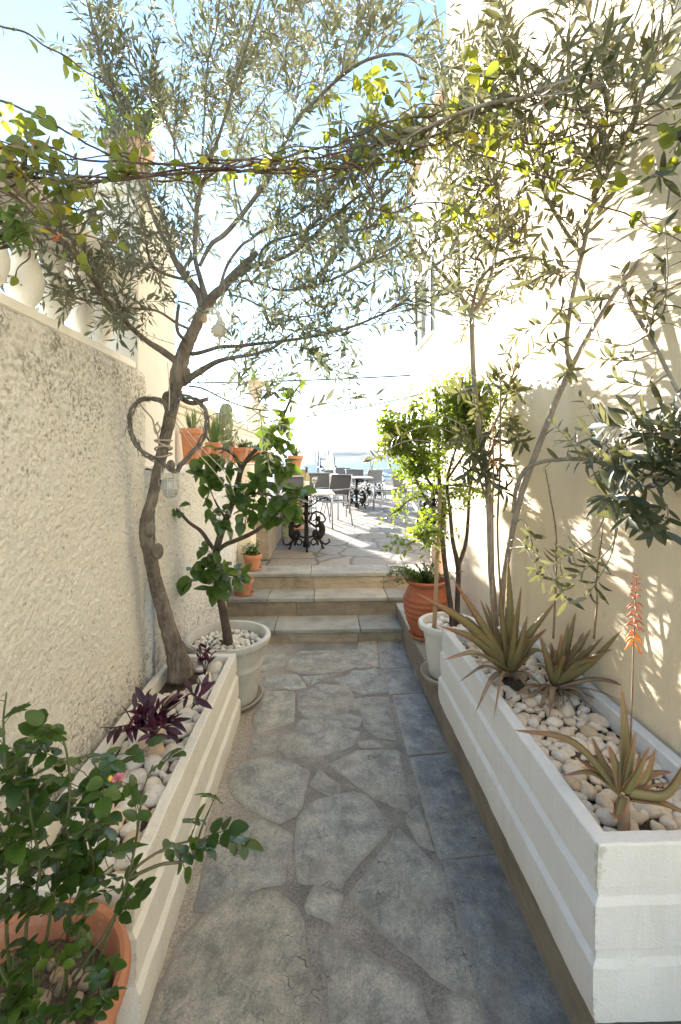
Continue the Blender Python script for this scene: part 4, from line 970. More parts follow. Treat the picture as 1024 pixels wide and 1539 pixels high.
LB = [
 ([(272, 548, 2.30), (245, 528, 2.25), (215, 508, 2.18), (172, 466, 2.06), (140, 420, 1.93), (92, 362, 1.76), (48, 318, 1.62), (10, 285, 1.5)], sc(9, 8, 7, 6.5, 5.5, 4.5, 3.5, 2.5)),
 ([(150, 432, 1.95), (120, 385, 1.9), (75, 345, 1.8), (20, 300, 1.7)], sc(4, 3.5, 3, 2)),
 ([(300, 500, 2.28), (270, 488, 2.26), (238, 468, 2.2), (210, 464, 2.15), (175, 461, 2.08), (110, 446, 1.95), (40, 418, 1.8)], sc(4, 4, 3.5, 3.2, 3, 2.5, 1.5)),
 ([(283, 515, 2.28), (268, 500, 2.2), (266, 480, 2.18), (269, 457, 2.17)], sc(5.5, 5, 5, 4.5)),
 ([(304, 466, 2.27), (299, 442, 2.29), (283, 420, 2.33), (268, 400, 2.36), (254, 372, 2.40), (236, 338, 2.44), (222, 300, 2.46), (204, 262, 2.46), (180, 215, 2.42)], sc(10, 9.5, 9, 8.5, 7, 6, 5, 4, 3)),
 ([(280, 420, 2.33), (262, 416, 2.3), (240, 408, 2.28), (228, 396, 2.25), (221, 372, 2.22), (215, 340, 2.2), (200, 300, 2.15)], sc(5, 4.5, 4, 4, 3.5, 3, 2)),
 ([(276, 412, 2.33), (281, 396, 2.34), (297, 382, 2.36), (305, 368, 2.4), (296, 352, 2.44), (280, 340, 2.45), (262, 358, 2.42)], sc(5, 5, 4.5, 4, 3.5, 3, 2)),
 ([(312, 458, 2.27), (307, 440, 2.28), (300, 414, 2.30), (294, 390, 2.32), (294, 355, 2.36), (296, 320, 2.38), (302, 285, 2.40), (318, 236, 2.40), (334, 190, 2.40), (352, 128, 2.40), (374, 60, 2.40), (392, 0, 2.40), (402, -50, 2.4)], sc(8, 7.5, 7, 6.5, 6.5, 6, 5.5, 5, 4.5, 4.5, 4, 3.5, 3)),
 ([(306, 466, 2.27), (322, 444, 2.24), (336, 432, 2.20), (352, 414, 2.17), (376, 402, 2.13), (408, 392, 2.08), (436, 382, 2.03), (470, 356, 1.98), (505, 322, 1.92), (545, 290, 1.86)], sc(12, 11, 10, 9, 6.5, 5.5, 5, 4.5, 4, 3)),
 ([(338, 428, 2.20), (356, 408, 2.16), (372, 394, 2.13), (387, 379, 2.11)], sc(9, 8, 7.5, 7)),
 ([(300, 400, 2.31), (317, 368, 2.28), (338, 352, 2.25), (364, 322, 2.20), (391, 287, 2.14), (406, 266, 2.1), (424, 222, 2.04), (448, 178, 1.98), (480, 146, 1.9), (514, 114, 1.84), (552, 90, 1.78), (602, 81, 1.7), (632, 98, 1.66)], sc(5, 6.5, 7, 6.5, 6, 5.5, 5, 4.5, 4, 3.8, 3.4, 3, 2)),
 ([(330, 434, 2.2), (342, 398, 2.22), (362, 370, 2.22), (376, 360, 2.22), (392, 348, 2.2), (412, 340, 2.17), (440, 326, 2.12), (462, 312, 2.08), (480, 296, 2.03), (520, 270, 1.95)], sc(4, 4, 4, 4, 4, 3.8, 3.5, 3.2, 3, 2)),
 ([(388, 400, 2.1), (392, 380, 2.08), (405, 365, 2.06), (430, 356, 2.03), (458, 348, 1.98), (500, 326, 1.9)], sc(3.5, 3.5, 3.5, 3, 2.5, 2)),
 ([(288, 532, 2.29), (300, 530, 2.27), (314, 526, 2.24), (332, 521, 2.20), (358, 520, 2.14), (391, 516, 2.06), (420, 513, 2.0), (468, 506, 1.9), (520, 494, 1.8), (570, 474, 1.72), (606, 454, 1.66)], sc(6.5, 6, 5.5, 5.5, 5, 4.5, 4, 3.5, 3, 2.4, 1.6)),
 ([(280, 572, 2.3), (290, 565, 2.28), (303, 557, 2.26), (325, 544, 2.20), (352, 537, 2.13), (383, 532, 2.06), (415, 520, 2.0), (440, 500, 1.95)], sc(9, 8.5, 8, 7, 5.5, 4.5, 3.5, 2)),
 ([(284, 580, 2.29), (305, 584, 2.24), (335, 599, 2.16), (363, 610, 2.08), (398, 617, 2.0), (440, 618, 1.93)], sc(3, 2.6, 2.3, 2, 1.6, 1)),
 ([(352, 437, 2.17), (366, 422, 2.12), (390, 426, 2.05), (420, 436, 1.98), (460, 432, 1.9), (510, 416, 1.82), (560, 390, 1.75)], sc(3.5, 3.4, 3.2, 3, 2.5, 2, 1.5)),
 ([(345, 442, 2.2), (372, 450, 2.12), (400, 464, 2.05), (440, 476, 1.97), (500, 470, 1.88)], sc(3, 2.6, 2.3, 2, 1.4)),
 ([(296, 305, 2.38), (288, 268, 2.38), (272, 236, 2.36), (252, 190, 2.34), (226, 150, 2.32), (200, 86, 2.28), (170, 22, 2.24), (155, -20, 2.22)], sc(3.5, 3.5, 3.4, 3.2, 3, 2.8, 2.2, 2)),
 ([(222, 300, 2.46), (212, 250, 2.4), (190, 186, 2.3), (164, 128, 2.2), (146, 66, 2.12), (130, 0, 2.05)], sc(3.5, 3.2, 2.8, 2.4, 2, 1.6)),
 ([(300, 290, 2.40), (306, 200, 2.38), (313, 92, 2.36), (325, 48, 2.34), (332, -20, 2.3)], sc(3.2, 3, 2.8, 2.5, 2)),
 ([(300, 330, 2.38), (282, 300, 2.4), (266, 262, 2.5), (262, 200, 2.55), (270, 130, 2.6), (276, 60, 2.6)], sc(3, 2.8, 2.6, 2.2, 2, 1.6)),
 ([(338, 180, 2.40), (364, 120, 2.45), (396, 70, 2.5), (430, 20, 2.55)], sc(3, 2.6, 2.2, 1.6)),
 ([(364, 322, 2.2), (352, 270, 2.25), (362, 210, 2.3), (390, 160, 2.35), (420, 110, 2.35), (440, 40, 2.35)], sc(3, 2.8, 2.5, 2.2, 2, 1.4)),
 ([(424, 222, 2.04), (440, 190, 2.1), (450, 120, 2.15), (470, 60, 2.15), (500, 0, 2.15)], sc(2.8, 2.4, 2, 1.8, 1.4)),
 ([(514, 114, 1.84), (520, 70, 1.86), (540, 30, 1.88), (570, -20, 1.9)], sc(2.4, 2, 1.8, 1.4)),
 ([(222, 300, 2.46), (190, 330, 2.3), (160, 360, 2.15), (140, 400, 2.05)], sc(2.5, 2, 1.6, 1.2)),
 ([(470, 356, 1.98), (500, 350, 1.9), (540, 346, 1.82), (590, 330, 1.74)], sc(2.6, 2.2, 2, 1.5)),
]
for pts, rr in LB: T.limb(pts, np.interp(np.linspace(0, 1, (len(pts)-1)*6+1), np.linspace(0, 1, len(rr)), rr), sides=10 if rr[0] > .02 else 7, bump=.12 if rr[0] > .012 else .04)
W = [max(.05, plen(P))*(1.0 if r[0] < .02 else .85) for P, r in T.limbs]; W[3] = 0.02; W[9] = .02; W[6] *= 1.2; W[0] *= 1.1; W[1] *= 1.3; W[26] *= 1.1; W[19] *= 1.3
W = np.array(W); W /= W.sum()
for _ in range(600):
    k = RNG.choice(len(W), p=W); P, r = T.limbs[k]
    p, t = along(P, random.uniform(.22, 1.0))
    d = nrm(t*.55+rv()*.85+np.array([0, -.05, .28]))
    L = random.uniform(.14, .42); S = shoot(p, d, L, 7, .30, .16, .10)
    if S[-1][0] < -1.3 or S[:, 1].min() < .9: continue
    T.twig.tube(S, [.0022, .0009], 4, caps=False)
    olive_leaves(T.lv, S, int(L/.019), random.uniform(.046, .078), r0=random.uniform(.15, .7))
# sparse fine shoots off the lower trunk and in the crotch
for px, py in ((250, 500), (262, 470), (300, 585), (290, 590), (240, 520), (310, 600), (255, 545)):
    p = U(px+20, py+20, Y=2.3); S = shoot(p, rv()*.6+np.array([0, 0, .4]), .2, 6); T.twig.tube(S, [.002, .0008], 4, caps=False); olive_leaves(T.lv, S, 5, .034, .35)
T.finish()

# ------------------------------------------------------------------ young olives on the right
def fine(T, n, lo, hi, size, dens=.03, up=.25, zone=None, bias=(0, 0, 0)):
    W = np.array([plen(P) for P, r in T.limbs]); W /= W.sum(); made = 0; tries = 0
    while made < n and tries < n*6:
        tries += 1
        k = RNG.choice(len(W), p=W); P, r = T.limbs[k]; p, t = along(P, random.uniform(.15, 1.0))
        if zone is not None and not zone(p): continue
        d = nrm(t*.5+rv()*.9+np.array([0, 0, up])+np.array(bias)); L = random.uniform(lo, hi); S = shoot(p, d, L, 7, .28, .15, .08)
        if S[:, 0].max() > XR-.03 or S[:, 1].min() < .75: continue
        T.twig.tube(S, [.0024, .001], 4, caps=False); olive_leaves(T.lv, S, max(3, int(L/dens)), random.uniform(*size), r0=random.uniform(.2, .8)); made += 1
def rosette(T, px, py, Y, n, L, dirpx=(0, 0), r0=None):
    c = U(px, py, Y=Y); n = int(n*1.15); L *= 1.06
    if c[0] > XR-.05: c[0] = XR-.05
    P = T.to(c); t = nrm(P[-1]-P[-2])
    S = np.array([P[-1]-t*.10, P[-1]-t*.05+rv()*.006, P[-1]+t*.015])
    ph = 0
    for k in range(n):
        s = (k+.5)/n; p, tt = along(S, s); a = nrm(np.cross(tt, UPV+.2*rv())); b = np.cross(tt, a); ph += 2.4
        q = a*math.cos(ph)+b*math.sin(ph); d = nrm(q+tt*random.uniform(.25, .9)*(s+.3)+.28*rv()); l = L*random.uniform(.65, 1.12)
        T.lv.put(p, d, nrm(tt+.6*UPV+.4*rv()), l, l*random.uniform(.21, .27), random.random() if r0 is None else min(1, max(0, r0+random.gauss(0, .18))))
# slim straight sapling
A = Tree('olive_sapling', 'slim straight olive sapling forking above head height at the far end of the white planter', 'tree', tuple(U(742, 905, Y=2.36)), M['bark_y'], M['olive_d'], 'lance')
s7 = lambda *r: np.array(r)*1.9/700
b = [([(745, 940, 2.36), (742, 900, 2.36), (738, 850, 2.35), (736, 780, 2.34), (733, 720, 2.33), (724, 668, 2.32), (717, 620, 2.30), (712, 560, 2.28), (710, 510, 2.26), (709, 470, 2.24)], s7(7, 6.5, 6.2, 6, 6, 5.8, 5.4, 5, 4.8, 4.8)),
     ([(709, 473, 2.24), (692, 446, 2.22), (672, 420, 2.2), (652, 398, 2.18), (630, 368, 2.14), (610, 330, 2.1)], s7(4, 3.6, 3.2, 2.8, 2.2, 1.6)),
     ([(709, 473, 2.24), (712, 452, 2.22), (718, 430, 2.2), (732, 408, 2.16), (756, 392, 2.1), (786, 386, 2.02), (816, 390, 1.95)], s7(3.6, 3.4, 3, 2.8, 2.5, 2, 1.4)),
     ([(712, 470, 2.24), (726, 448, 2.24), (736, 420, 2.24), (744, 388, 2.22), (752, 340, 2.2), (748, 280, 2.15), (730, 220, 2.1), (722, 150, 2.05), (716, 60, 2.0)], s7(4, 3.8, 3.6, 3.3, 3, 2.6, 2.2, 1.8, 1.4)),
     ([(700, 458, 2.23), (690, 430, 2.26), (690, 380, 2.28), (684, 320, 2.28), (676, 250, 2.25), (668, 170, 2.2), (664, 90, 2.15)], s7(3, 2.8, 2.5, 2.2, 2, 1.6, 1.2)),
     ([(724, 668, 2.32), (742, 640, 2.28), (760, 600, 2.22), (772, 560, 2.15)], s7(3, 2.6, 2.2, 1.5)),
     ([(735, 760, 2.34), (715, 700, 2.3), (700, 640, 2.28)], s7(2.5, 2, 1.5))]
for pts, rr in b: A.limb(pts, np.interp(np.linspace(0, 1, (len(pts)-1)*6+1), np.linspace(0, 1, len(rr)), rr), bump=.05)
fine(A, 135, .12, .36, (.055, .082), .027, .22, lambda p: p[2] > 2.25)
for px, py, Y, n, L in ((730, 575, 2.1, 16, .085), (690, 590, 2.1, 12, .08), (745, 560, 2.2, 14, .075), (775, 590, 2.1, 14, .075), (720, 690, 2.15, 16, .08), (690, 660, 2.2, 14, .07), (745, 660, 2.15, 16, .075), (770, 640, 2.1, 16, .075), (735, 720, 2.1, 14, .08), (755, 700, 2.1, 13, .075), (800, 530, 2.05, 9, .07), (760, 530, 2.1, 9, .06), (700, 715, 2.2, 10, .07), (785, 665, 2.05, 14, .075), (720, 620, 2.2, 14, .075), (760, 740, 2.05, 10, .075), (560, 690, 2.3, 13, .075), (590, 660, 2.3, 12, .07), (600, 625, 2.3, 10, .06)):
    rosette(A, px, py, Y, n, L, r0=random.uniform(.15, .6))
A.finish()
# leaning double-stemmed olive
Bt = Tree('olive_sapling', 'leaning olive sapling with a pale forked stem against the cream house wall', 'tree', tuple(U(757, 880, Y=2.18)), M['bark_y'], M['olive_d'], 'lance')
b = [([(752, 925, 2.2), (758, 870, 2.18), (770, 800, 2.1), (788, 730, 2.02), (812, 665, 1.94), (838, 598, 1.86), (860, 551, 1.80)], s7(5.6, 5.4, 5.1, 4.9, 4.8, 4.5, 4.2)),
     ([(860, 551, 1.80), (852, 524, 1.80), (855, 480, 1.78), (864, 430, 1.76), (875, 384, 1.74), (886, 330, 1.72), (896, 290, 1.70), (908, 210, 1.66), (912, 130, 1.64), (884, 18, 1.66), (870, -40, 1.66)], s7(3.6, 3.5, 3.4, 3.2, 3, 2.8, 2.5, 2.2, 2., 1.7, 1.4)),
     ([(860, 551, 1.80), (878, 516, 1.76), (908, 466, 1.70), (934, 426, 1.66), (970, 380, 1.60), (1010, 320, 1.53), (1050, 240, 1.47)], s7(3.7, 3.5, 3.3, 3, 2.7, 2.3, 1.8)),
     ([(772, 770, 2.08), (776, 735, 2.05), (790, 706, 2.0), (815, 694, 1.92), (850, 690, 1.82), (885, 690, 1.72), (920, 700, 1.62)], s7(3.6, 3.6, 3.4, 3.2, 3, 2.6, 2)),
     ([(912, 130, 1.5), (862, 120, 1.45), (792, 145, 1.45), (737, 155, 1.5), (677, 175, 1.55), (612, 205, 1.62), (540, 226, 1.7), (500, 240, 1.75)], s7(2.6, 2.6, 2.6, 2.5, 2.3, 2, 1.6, 1.2)),
     ([(934, 426, 1.66), (955, 470, 1.55), (985, 520, 1.45), (1010, 570, 1.38), (1035, 620, 1.34)], s7(3, 2.6, 2.4, 2.2, 2)),
     ([(896, 290, 1.7), (930, 230, 1.6), (960, 160, 1.52), (985, 80, 1.48), (1000, 0, 1.46)], s7(2.8, 2.4, 2, 1.8, 1.4)),
     ([(875, 384, 1.74), (840, 330, 1.72), (810, 270, 1.70), (790, 200, 1.68), (775, 110, 1.66), (770, 30, 1.66)], s7(2.6, 2.3, 2, 1.7, 1.5, 1.2))]
for pts, rr in b: Bt.limb(pts, np.interp(np.linspace(0, 1, (len(pts)-1)*6+1), np.linspace(0, 1, len(rr)), rr), bump=.05)
fine(Bt, 140, .12, .34, (.058, .088), .027, .15, lambda p: p[2] > 2.1)
for px, py, Y, n, L in ((985, 440, 1.36, 14, .082), (965, 455, 1.36, 12, .08), (935, 410, 1.45, 10, .07), (1000, 400, 1.32, 10, .075),
    (905, 540, 1.5, 18, .07), (930, 570, 1.45, 12, .07), (890, 510, 1.55, 10, .06), (875, 600, 1.6, 9, .06), (840, 470, 1.7, 9, .06), (820, 520, 1.75, 9, .06), (850, 560, 1.7, 9, .06),
    (915, 640, 1.38, 20, .085), (950, 625, 1.36, 12, .08), (985, 650, 1.30, 20, .085), (1005, 690, 1.28, 16, .085), (960, 690, 1.32, 20, .085), (925, 700, 1.38, 16, .08), (1015, 640, 1.28, 12, .085), (1000, 610, 1.32, 9, .075), (1030, 720, 1.25, 16, .085),
    (915, 745, 1.30, 22, .088), (945, 775, 1.30, 16, .08), (975, 790, 1.28, 13, .075), (1000, 795, 1.26, 8, .07), (1000, 725, 1.27, 12, .08), (890, 690, 1.5, 13, .07), (860, 660, 1.6, 13, .065), (835, 640, 1.7, 12, .065), (840, 690, 1.65, 10, .065), (880, 650, 1.5, 12, .07), (960, 720, 1.3, 14, .08),
    (835, 845, 1.62, 18, .072), (870, 865, 1.55, 12, .062), (885, 895, 1.5, 9, .07), (815, 870, 1.66, 10, .06), (850, 900, 1.55, 10, .065), (800, 820, 1.75, 9, .06)):
    rosette(Bt, px, py, Y, n, L, r0=random.uniform(.05, .5))
# overhead spray close above the path
for px, py, Y, n, L in ((905, 75, 1.12, 10, .07), (930, 95, 1.10, 12, .075), (890, 40, 1.15, 10, .07), (950, 40, 1.12, 10, .07), (870, 130, 1.2, 10, .07), (960, 120, 1.1, 12, .07), (1000, 150, 1.08, 12, .075), (1015, 80, 1.08, 10, .075), (830, 60, 1.3, 12, .07), (790, 90, 1.4, 12, .065), (760, 40, 1.45, 12, .065), (1000, 330, 1.2, 8, .07), (985, 260, 1.25, 8, .07)):
    rosette(Bt, px, py, Y, n, L, r0=random.uniform(.1, .6))
Bt.finish()
# second spray from the branch overhead toward the middle
# ------------------------------------------------------------------ bushy sapling (small bright leaves) in the pale pot
Pm = Tree('bushy_sapling', 'bushy sapling with small bright green leaves in the pale grey pot', 'shrub', tuple(U(682, 940, Y=2.92)), M['citrus_bark'], M['pome'], 'simple')
s9 = lambda *r: np.array(r)*2.9/700
b = [([(681, 948, 2.92), (678, 915, 2.92), (672, 870, 2.92), (666, 820, 2.92), (663, 770, 2.92), (661, 730, 2.92), (659, 680, 2.92), (657, 620, 2.92), (655, 585, 2.92)], s9(4.5, 4.2, 4, 3.8, 3.4, 3, 2.6, 2, 1.2)),
     ([(687, 948, 2.94), (688, 900, 2.94), (689, 852, 2.95), (681, 815, 2.95), (677, 770, 2.96), (673, 720, 2.96), (690, 660, 2.96)], s9(4.5, 4.2, 4, 3.2, 2.8, 2.2, 1.4)),
     ([(689, 852, 2.95), (700, 818, 2.98), (704, 780, 3.0), (706, 740, 3.0), (715, 690, 3.0), (720, 640, 3.0)], s9(3.4, 3, 2.6, 2.3, 1.8, 1.2)),
     ([(663, 790, 2.92), (650, 765, 2.9), (632, 735, 2.88), (616, 690, 2.86), (610, 650, 2.85), (622, 610, 2.85)], s9(2.6, 2.3, 2, 1.8, 1.5, 1.1)),
     ([(660, 745, 2.92), (640, 715, 2.85), (628, 680, 2.8), (640, 640, 2.8)], s9(2.2, 2, 1.6, 1.1)),
     ([(673, 720, 2.96), (700, 680, 2.9), (728, 640, 2.85), (745, 600, 2.8)], s9(2, 1.7, 1.4, 1)), ([(657, 620, 2.92), (690, 605, 2.85), (720, 590, 2.8)], s9(1.6, 1.3, 1)), ([(616, 690, 2.86), (595, 670, 2.8), (580, 640, 2.78)], s9(1.4, 1.2, 1)), ([(661, 730, 2.92), (700, 730, 2.9), (735, 745, 2.86)], s9(1.6, 1.3, 1)),
     ([(664, 800, 2.92), (645, 800, 2.86), (625, 812, 2.8), (612, 820, 2.78)], s9(1.6, 1.3, 1, .6)),
     ([(640, 745, 2.88), (618, 750, 2.8), (600, 765, 2.75), (578, 780, 2.72)], s9(1.6, 1.3, 1, .6)),
     ([(659, 680, 2.92), (680, 650, 2.85), (700, 620, 2.8), (705, 595, 2.78)], s9(2, 1.7, 1.4, 1))]
for pts, rr in b: Pm.limb(pts, np.interp(np.linspace(0, 1, (len(pts)-1)*6+1), np.linspace(0, 1, len(rr)), rr), bump=.05)
def small_leaves(lv, S, n, L, wr, spread=1., r0=.5):
    for k in range(n):
        p, t = along(S, (k+.5)/n); q = nrm(np.cross(t, rv())); d = nrm(q*spread+t*.6+.2*rv()); l = L*random.uniform(.6, 1.2)
        lv.put(p+d*.003, d, nrm(UPV*.6+rv()*.7), l, l*random.uniform(*wr), min(1, max(0, random.gauss(r0, .25))))
made = 0
while made < 820:
    P, r = Pm.limbs[int(RNG.integers(len(Pm.limbs)))]; p, t = along(P, random.uniform(.3, 1.))
    if p[2] < 1.02 and random.random() < .8: continue
    S = shoot(p, nrm(rv()+t*.3+UPV*.25), random.uniform(.06, .20), 6, .25, .25)
    if S[:, 0].max() > XR-.02 or S[:, 0].min() < .30: continue
    if S[:, 0].min() < .58 and S[-1][2] < 1.45 and random.random() < .85: continue
    if S[:, 0].max() > .76 and S[-1][2] < 1.68 and random.random() < .84: continue
    made += 1
    Pm.twig.tube(S, [.0016, .0007], 4, caps=False); small_leaves(Pm.lv, S, int(plen(S)/.0095), random.uniform(.028, .045), (.40, .55), r0=random.uniform(.3, .65))
Pm.finish()
b = MB(); b.tube([U(653, 944, Y=2.86), U(657, 850, Y=2.88), U(662, 735, Y=2.90)], s9(3.4, 3.1, 3), 8, bump=.06); st_ = b.build('plant_stake', M['bamboo']); tag(st_, 'straight light wooden stake supporting the bushy sapling', 'stake')
# ------------------------------------------------------------------ broad-leaved shrub in the big grey pot
Ct = Tree('broad_leaved_shrub', 'tall shrub with broad dark glossy leaves in the large grey pot', 'shrub', tuple(U(344, 972, Y=3.10)), M['citrus_bark'], M['citrus'], 'ovate')
s10 = lambda *r: np.array(r)*3.05/700
q = lambda x, y: (250+x/4.452, 560+y/4.452)
b = [([(346, 985, 3.10), (341, 950, 3.10), (334, 912, 3.09), (327, 880, 3.08), (324, 850, 3.07), (326, 825, 3.06), (335, 794, 3.05), (344, 770, 3.04), (351, 751, 3.03), (358, 724, 3.02), (363, 705, 3.01), (372, 690, 3.0), (384, 676, 2.98), (396, 662, 2.96), (412, 648, 2.95), (425, 627, 2.94), (439, 596, 2.93), (452, 576, 2.92)], s10(8, 7, 6.2, 5.8, 5.5, 5.2, 5, 4.6, 4.4, 4.2, 4, 3.2, 2.8, 2.4, 2.2, 2, 1.6, 1)),
     ([(325, 830, 3.06), (314, 815, 3.0), (302, 798, 2.96), (284, 785, 2.92), (266, 766, 2.9), (252, 758, 2.88)], s10(3, 3, 2.8, 2.3, 2, 1.4)),
     ([(327, 828, 3.06), (340, 818, 3.0), (358, 811, 2.95), (385, 798, 2.9), (407, 780, 2.88), (430, 760, 2.86)], s10(3.4, 3.4, 3.2, 3, 2.4, 1.5)),
     ([(362, 704, 3.01), (356, 690, 2.97), (347, 680, 2.95), (334, 674, 2.93), (322, 676, 2.9)], s10(2.6, 2.4, 2.2, 1.8, 1.4)),
     ([(366, 698, 3.0), (380, 688, 2.95), (398, 680, 2.92), (420, 690, 2.9)], s10(2.4, 2.2, 1.8, 1.2)),
     ([(350, 755, 3.03), (368, 745, 2.96), (390, 742, 2.92), (420, 748, 2.88)], s10(2.2, 2, 1.6, 1)),
     ([(340, 780, 3.04), (330, 765, 2.98), (322, 750, 2.95)], s10(2, 1.7, 1.1))]
for pts, rr in b: Ct.limb(pts, np.interp(np.linspace(0, 1, (len(pts)-1)*6+1), np.linspace(0, 1, len(rr)), rr), bump=.06)
def broad(T, px, py, Y, n, L, spr, r0=.35, droop=.5):
    """a whorl of broad leaves round a survey point, each on a short stalk"""
    c = U(px, py, Y=Y); n = int(n*1.2+.5); L *= 1.12
    P = T.to(c, 0, .003)
    for k in range(n):
        p = c+rv()*spr*random.uniform(.2, 1.)*np.array([1, .8, 1]); d = nrm(rv()*.9+np.array([0, -.15, -droop])+(p-c)/max(spr, .01)*.7); l = L*random.uniform(.6, 1.15)
        T.twig.tube(cr([P[-1]+(c-P[-1])*.5, (p+c)/2+np.array([0, 0, .012]), p], 3), .0013, 4, caps=False)
        T.lv.put(p, d, nrm(UPV*.9+rv()*.6+np.array([.2, -.35, 0])), l, l*random.uniform(.60, .78), min(1, max(0, random.gauss(r0, .18))))
for px, py, Y, n, L, spr, r0 in ((312, 712, 2.85, 13, .10, .08, .3), (330, 690, 2.84, 10, .10, .07, .3), (318, 735, 2.85, 7, .10, .05, .25), (345, 700, 2.86, 6, .09, .06, .35),
    (408, 690, 2.85, 14, .10, .09, .35), (425, 700, 2.85, 12, .10, .08, .4), (398, 712, 2.9, 10, .08, .07, .4), (384, 655, 2.9, 1, .115, .01, .55), (385, 730, 2.9, 14, .08, .09, .35), (365, 740, 2.95, 12, .08, .08, .3), (345, 752, 2.93, 9, .085, .06, .35), (330, 785, 2.9, 7, .095, .05, .35), (322, 770, 2.92, 7, .08, .06, .3), (368, 775, 2.9, 9, .08, .07, .35), (380, 765, 2.9, 10, .08, .07, .4), (405, 760, 2.86, 8, .085, .07, .4), (432, 750, 2.84, 12, .10, .08, .35), (445, 742, 2.84, 9, .09, .07, .45), (425, 775, 2.84, 8, .10, .06, .4), (450, 735, 2.84, 6, .08, .05, .5), (395, 745, 2.88, 10, .08, .08, .35),
    (308, 850, 2.95, 14, .085, .08, .3), (330, 858, 2.92, 14, .09, .08, .3), (350, 862, 2.95, 10, .085, .07, .4), (292, 862, 2.9, 4, .11, .05, .3), (322, 880, 2.92, 6, .10, .05, .25), (345, 872, 2.9, 8, .085, .06, .5), (360, 868, 2.92, 6, .08, .05, .6), (318, 835, 2.98, 8, .08, .06, .3), (284, 875, 2.9, 2, .09, .03, .35), (308, 818, 2.95, 3, .07, .04, .5), (255, 768, 2.86, 4, .08, .04, .4), (270, 766, 2.88, 2, .07, .03, .4),
    (408, 645, 2.92, 6, .07, .06, .8), (420, 625, 2.92, 9, .07, .05, .85), (432, 600, 2.92, 8, .07, .04, .9), (425, 640, 2.92, 8, .07, .06, .85), (440, 582, 2.92, 6, .07, .035, .92), (452, 575, 2.92, 4, .06, .03, .85), (412, 665, 2.9, 8, .07, .06, .75), (435, 660, 2.9, 5, .06, .05, .8)):
    broad(Ct, px, py, Y, n, L, spr, r0)
Ct.finish()
# ------------------------------------------------------------------ rose bush in the foreground pot
Rs = Tree('rose_bush', 'dark leaved rose bush spilling from the big terracotta pot in the near left corner', 'shrub', (-.70, 1.085, .33), M['rose_stem'], M['rose'], 'rose')
def compound(lv, p, d, L, n=5, r0=.4):
    """a rose leaf: paired leaflets on one stalk"""
    d = nrm(d); side = nrm(np.cross(d, UPV+.3*rv())); up = nrm(np.cross(side, d))
    S = np.array([p, p+d*L*.9+up*L*.08, p+d*L*1.7-up*L*.02]); Rs.twig.tube(S, .0010, 4, caps=False)
    k0 = min(1, max(0, random.gauss(r0, .14)))
    for k, s in enumerate((.5, .88)[:(n-1)//2]):
        q, t = along(S, s)
        for sg in (1, -1): lv.put(q, nrm(side*sg+d*.35+.12*rv()), nrm(up+.3*rv()), L*random.uniform(.75, 1.), L*random.uniform(.58, .72), min(1, max(0, k0+random.gauss(0, .07))))
    lv.put(S[-1], nrm(d+.15*rv()-up*.15), nrm(up+.25*rv()), L*1.12, L*.78, k0)
stems = [([(60, 1470, 1.06), (75, 1380, 1.03), (90, 1290, 1.0), (105, 1200, .99), (100, 1130, .98), (85, 1090, .98)], 12),
         ([(20, 1500, 1.0), (10, 1400, .96), (15, 1280, .95), (10, 1180, .95), (5, 1090, .95), (10, 1040, .96)], 10),
         ([(90, 1500, 1.08), (120, 1400, 1.06), (140, 1310, 1.05), (130, 1230, 1.04), (150, 1160, 1.05), (190, 1150, 1.06)], 12),
         ([(110, 1470, 1.05), (160, 1400, 1.02), (190, 1330, 1.02), (205, 1260, 1.04), (215, 1190, 1.07), (230, 1150, 1.1)], 9),
         ([(150, 1440, 1.05), (180, 1360, 1.02), (200, 1310, 1.02), (250, 1275, 1.04), (310, 1262, 1.06), (350, 1278, 1.08)], 8),
         ([(190, 1322, 1.02), (240, 1300, 1.02), (285, 1290, 1.04), (305, 1240, 1.07), (325, 1195, 1.09)], 5),
         ([(40, 1480, 1.02), (40, 1390, .98), (60, 1310, .96), (45, 1220, .95), (40, 1150, .95), (60, 1120, .96)], 11),
         ([(30, 1510, .98), (-10, 1430, .94), (-20, 1340, .93), (-10, 1250, .93)], 8),
         ([(100, 1490, 1.1), (100, 1420, 1.08), (115, 1350, 1.07), (170, 1300, 1.07)], 8)]
for pts, n in stems:
    P = Rs.limb(pts, [.0038, .0032, .0024, .0015], sides=6, bump=.04)
    n = int(n*1.1)
    for k in range(n):
        p, t = along(P, .28+.72*(k+.6)/n); d = nrm(rv()*np.array([1, .8, .5])+t*.5+np.array([.05, -.1, .15]))
        compound(Rs.lv, p, d, random.uniform(.027, .044), random.choice((3, 5, 5)), random.uniform(.2, .6))
for _ in range(44):    # inner leaves round the pot mouth
    px, py = random.uniform(-20, 150), random.uniform(1120, 1330); p = U(px, py, Y=random.uniform(.94, 1.1))
    c, tt = Rs.near(p); Rs.twig.tube([c, (c+p)/2+rv()*.01, p], .0012, 4, caps=False)
    compound(Rs.lv, p, rv()*np.array([1, 1, .4])+np.array([0, 0, .15]), random.uniform(.026, .042), random.choice((3, 5)), random.uniform(.15, .6))
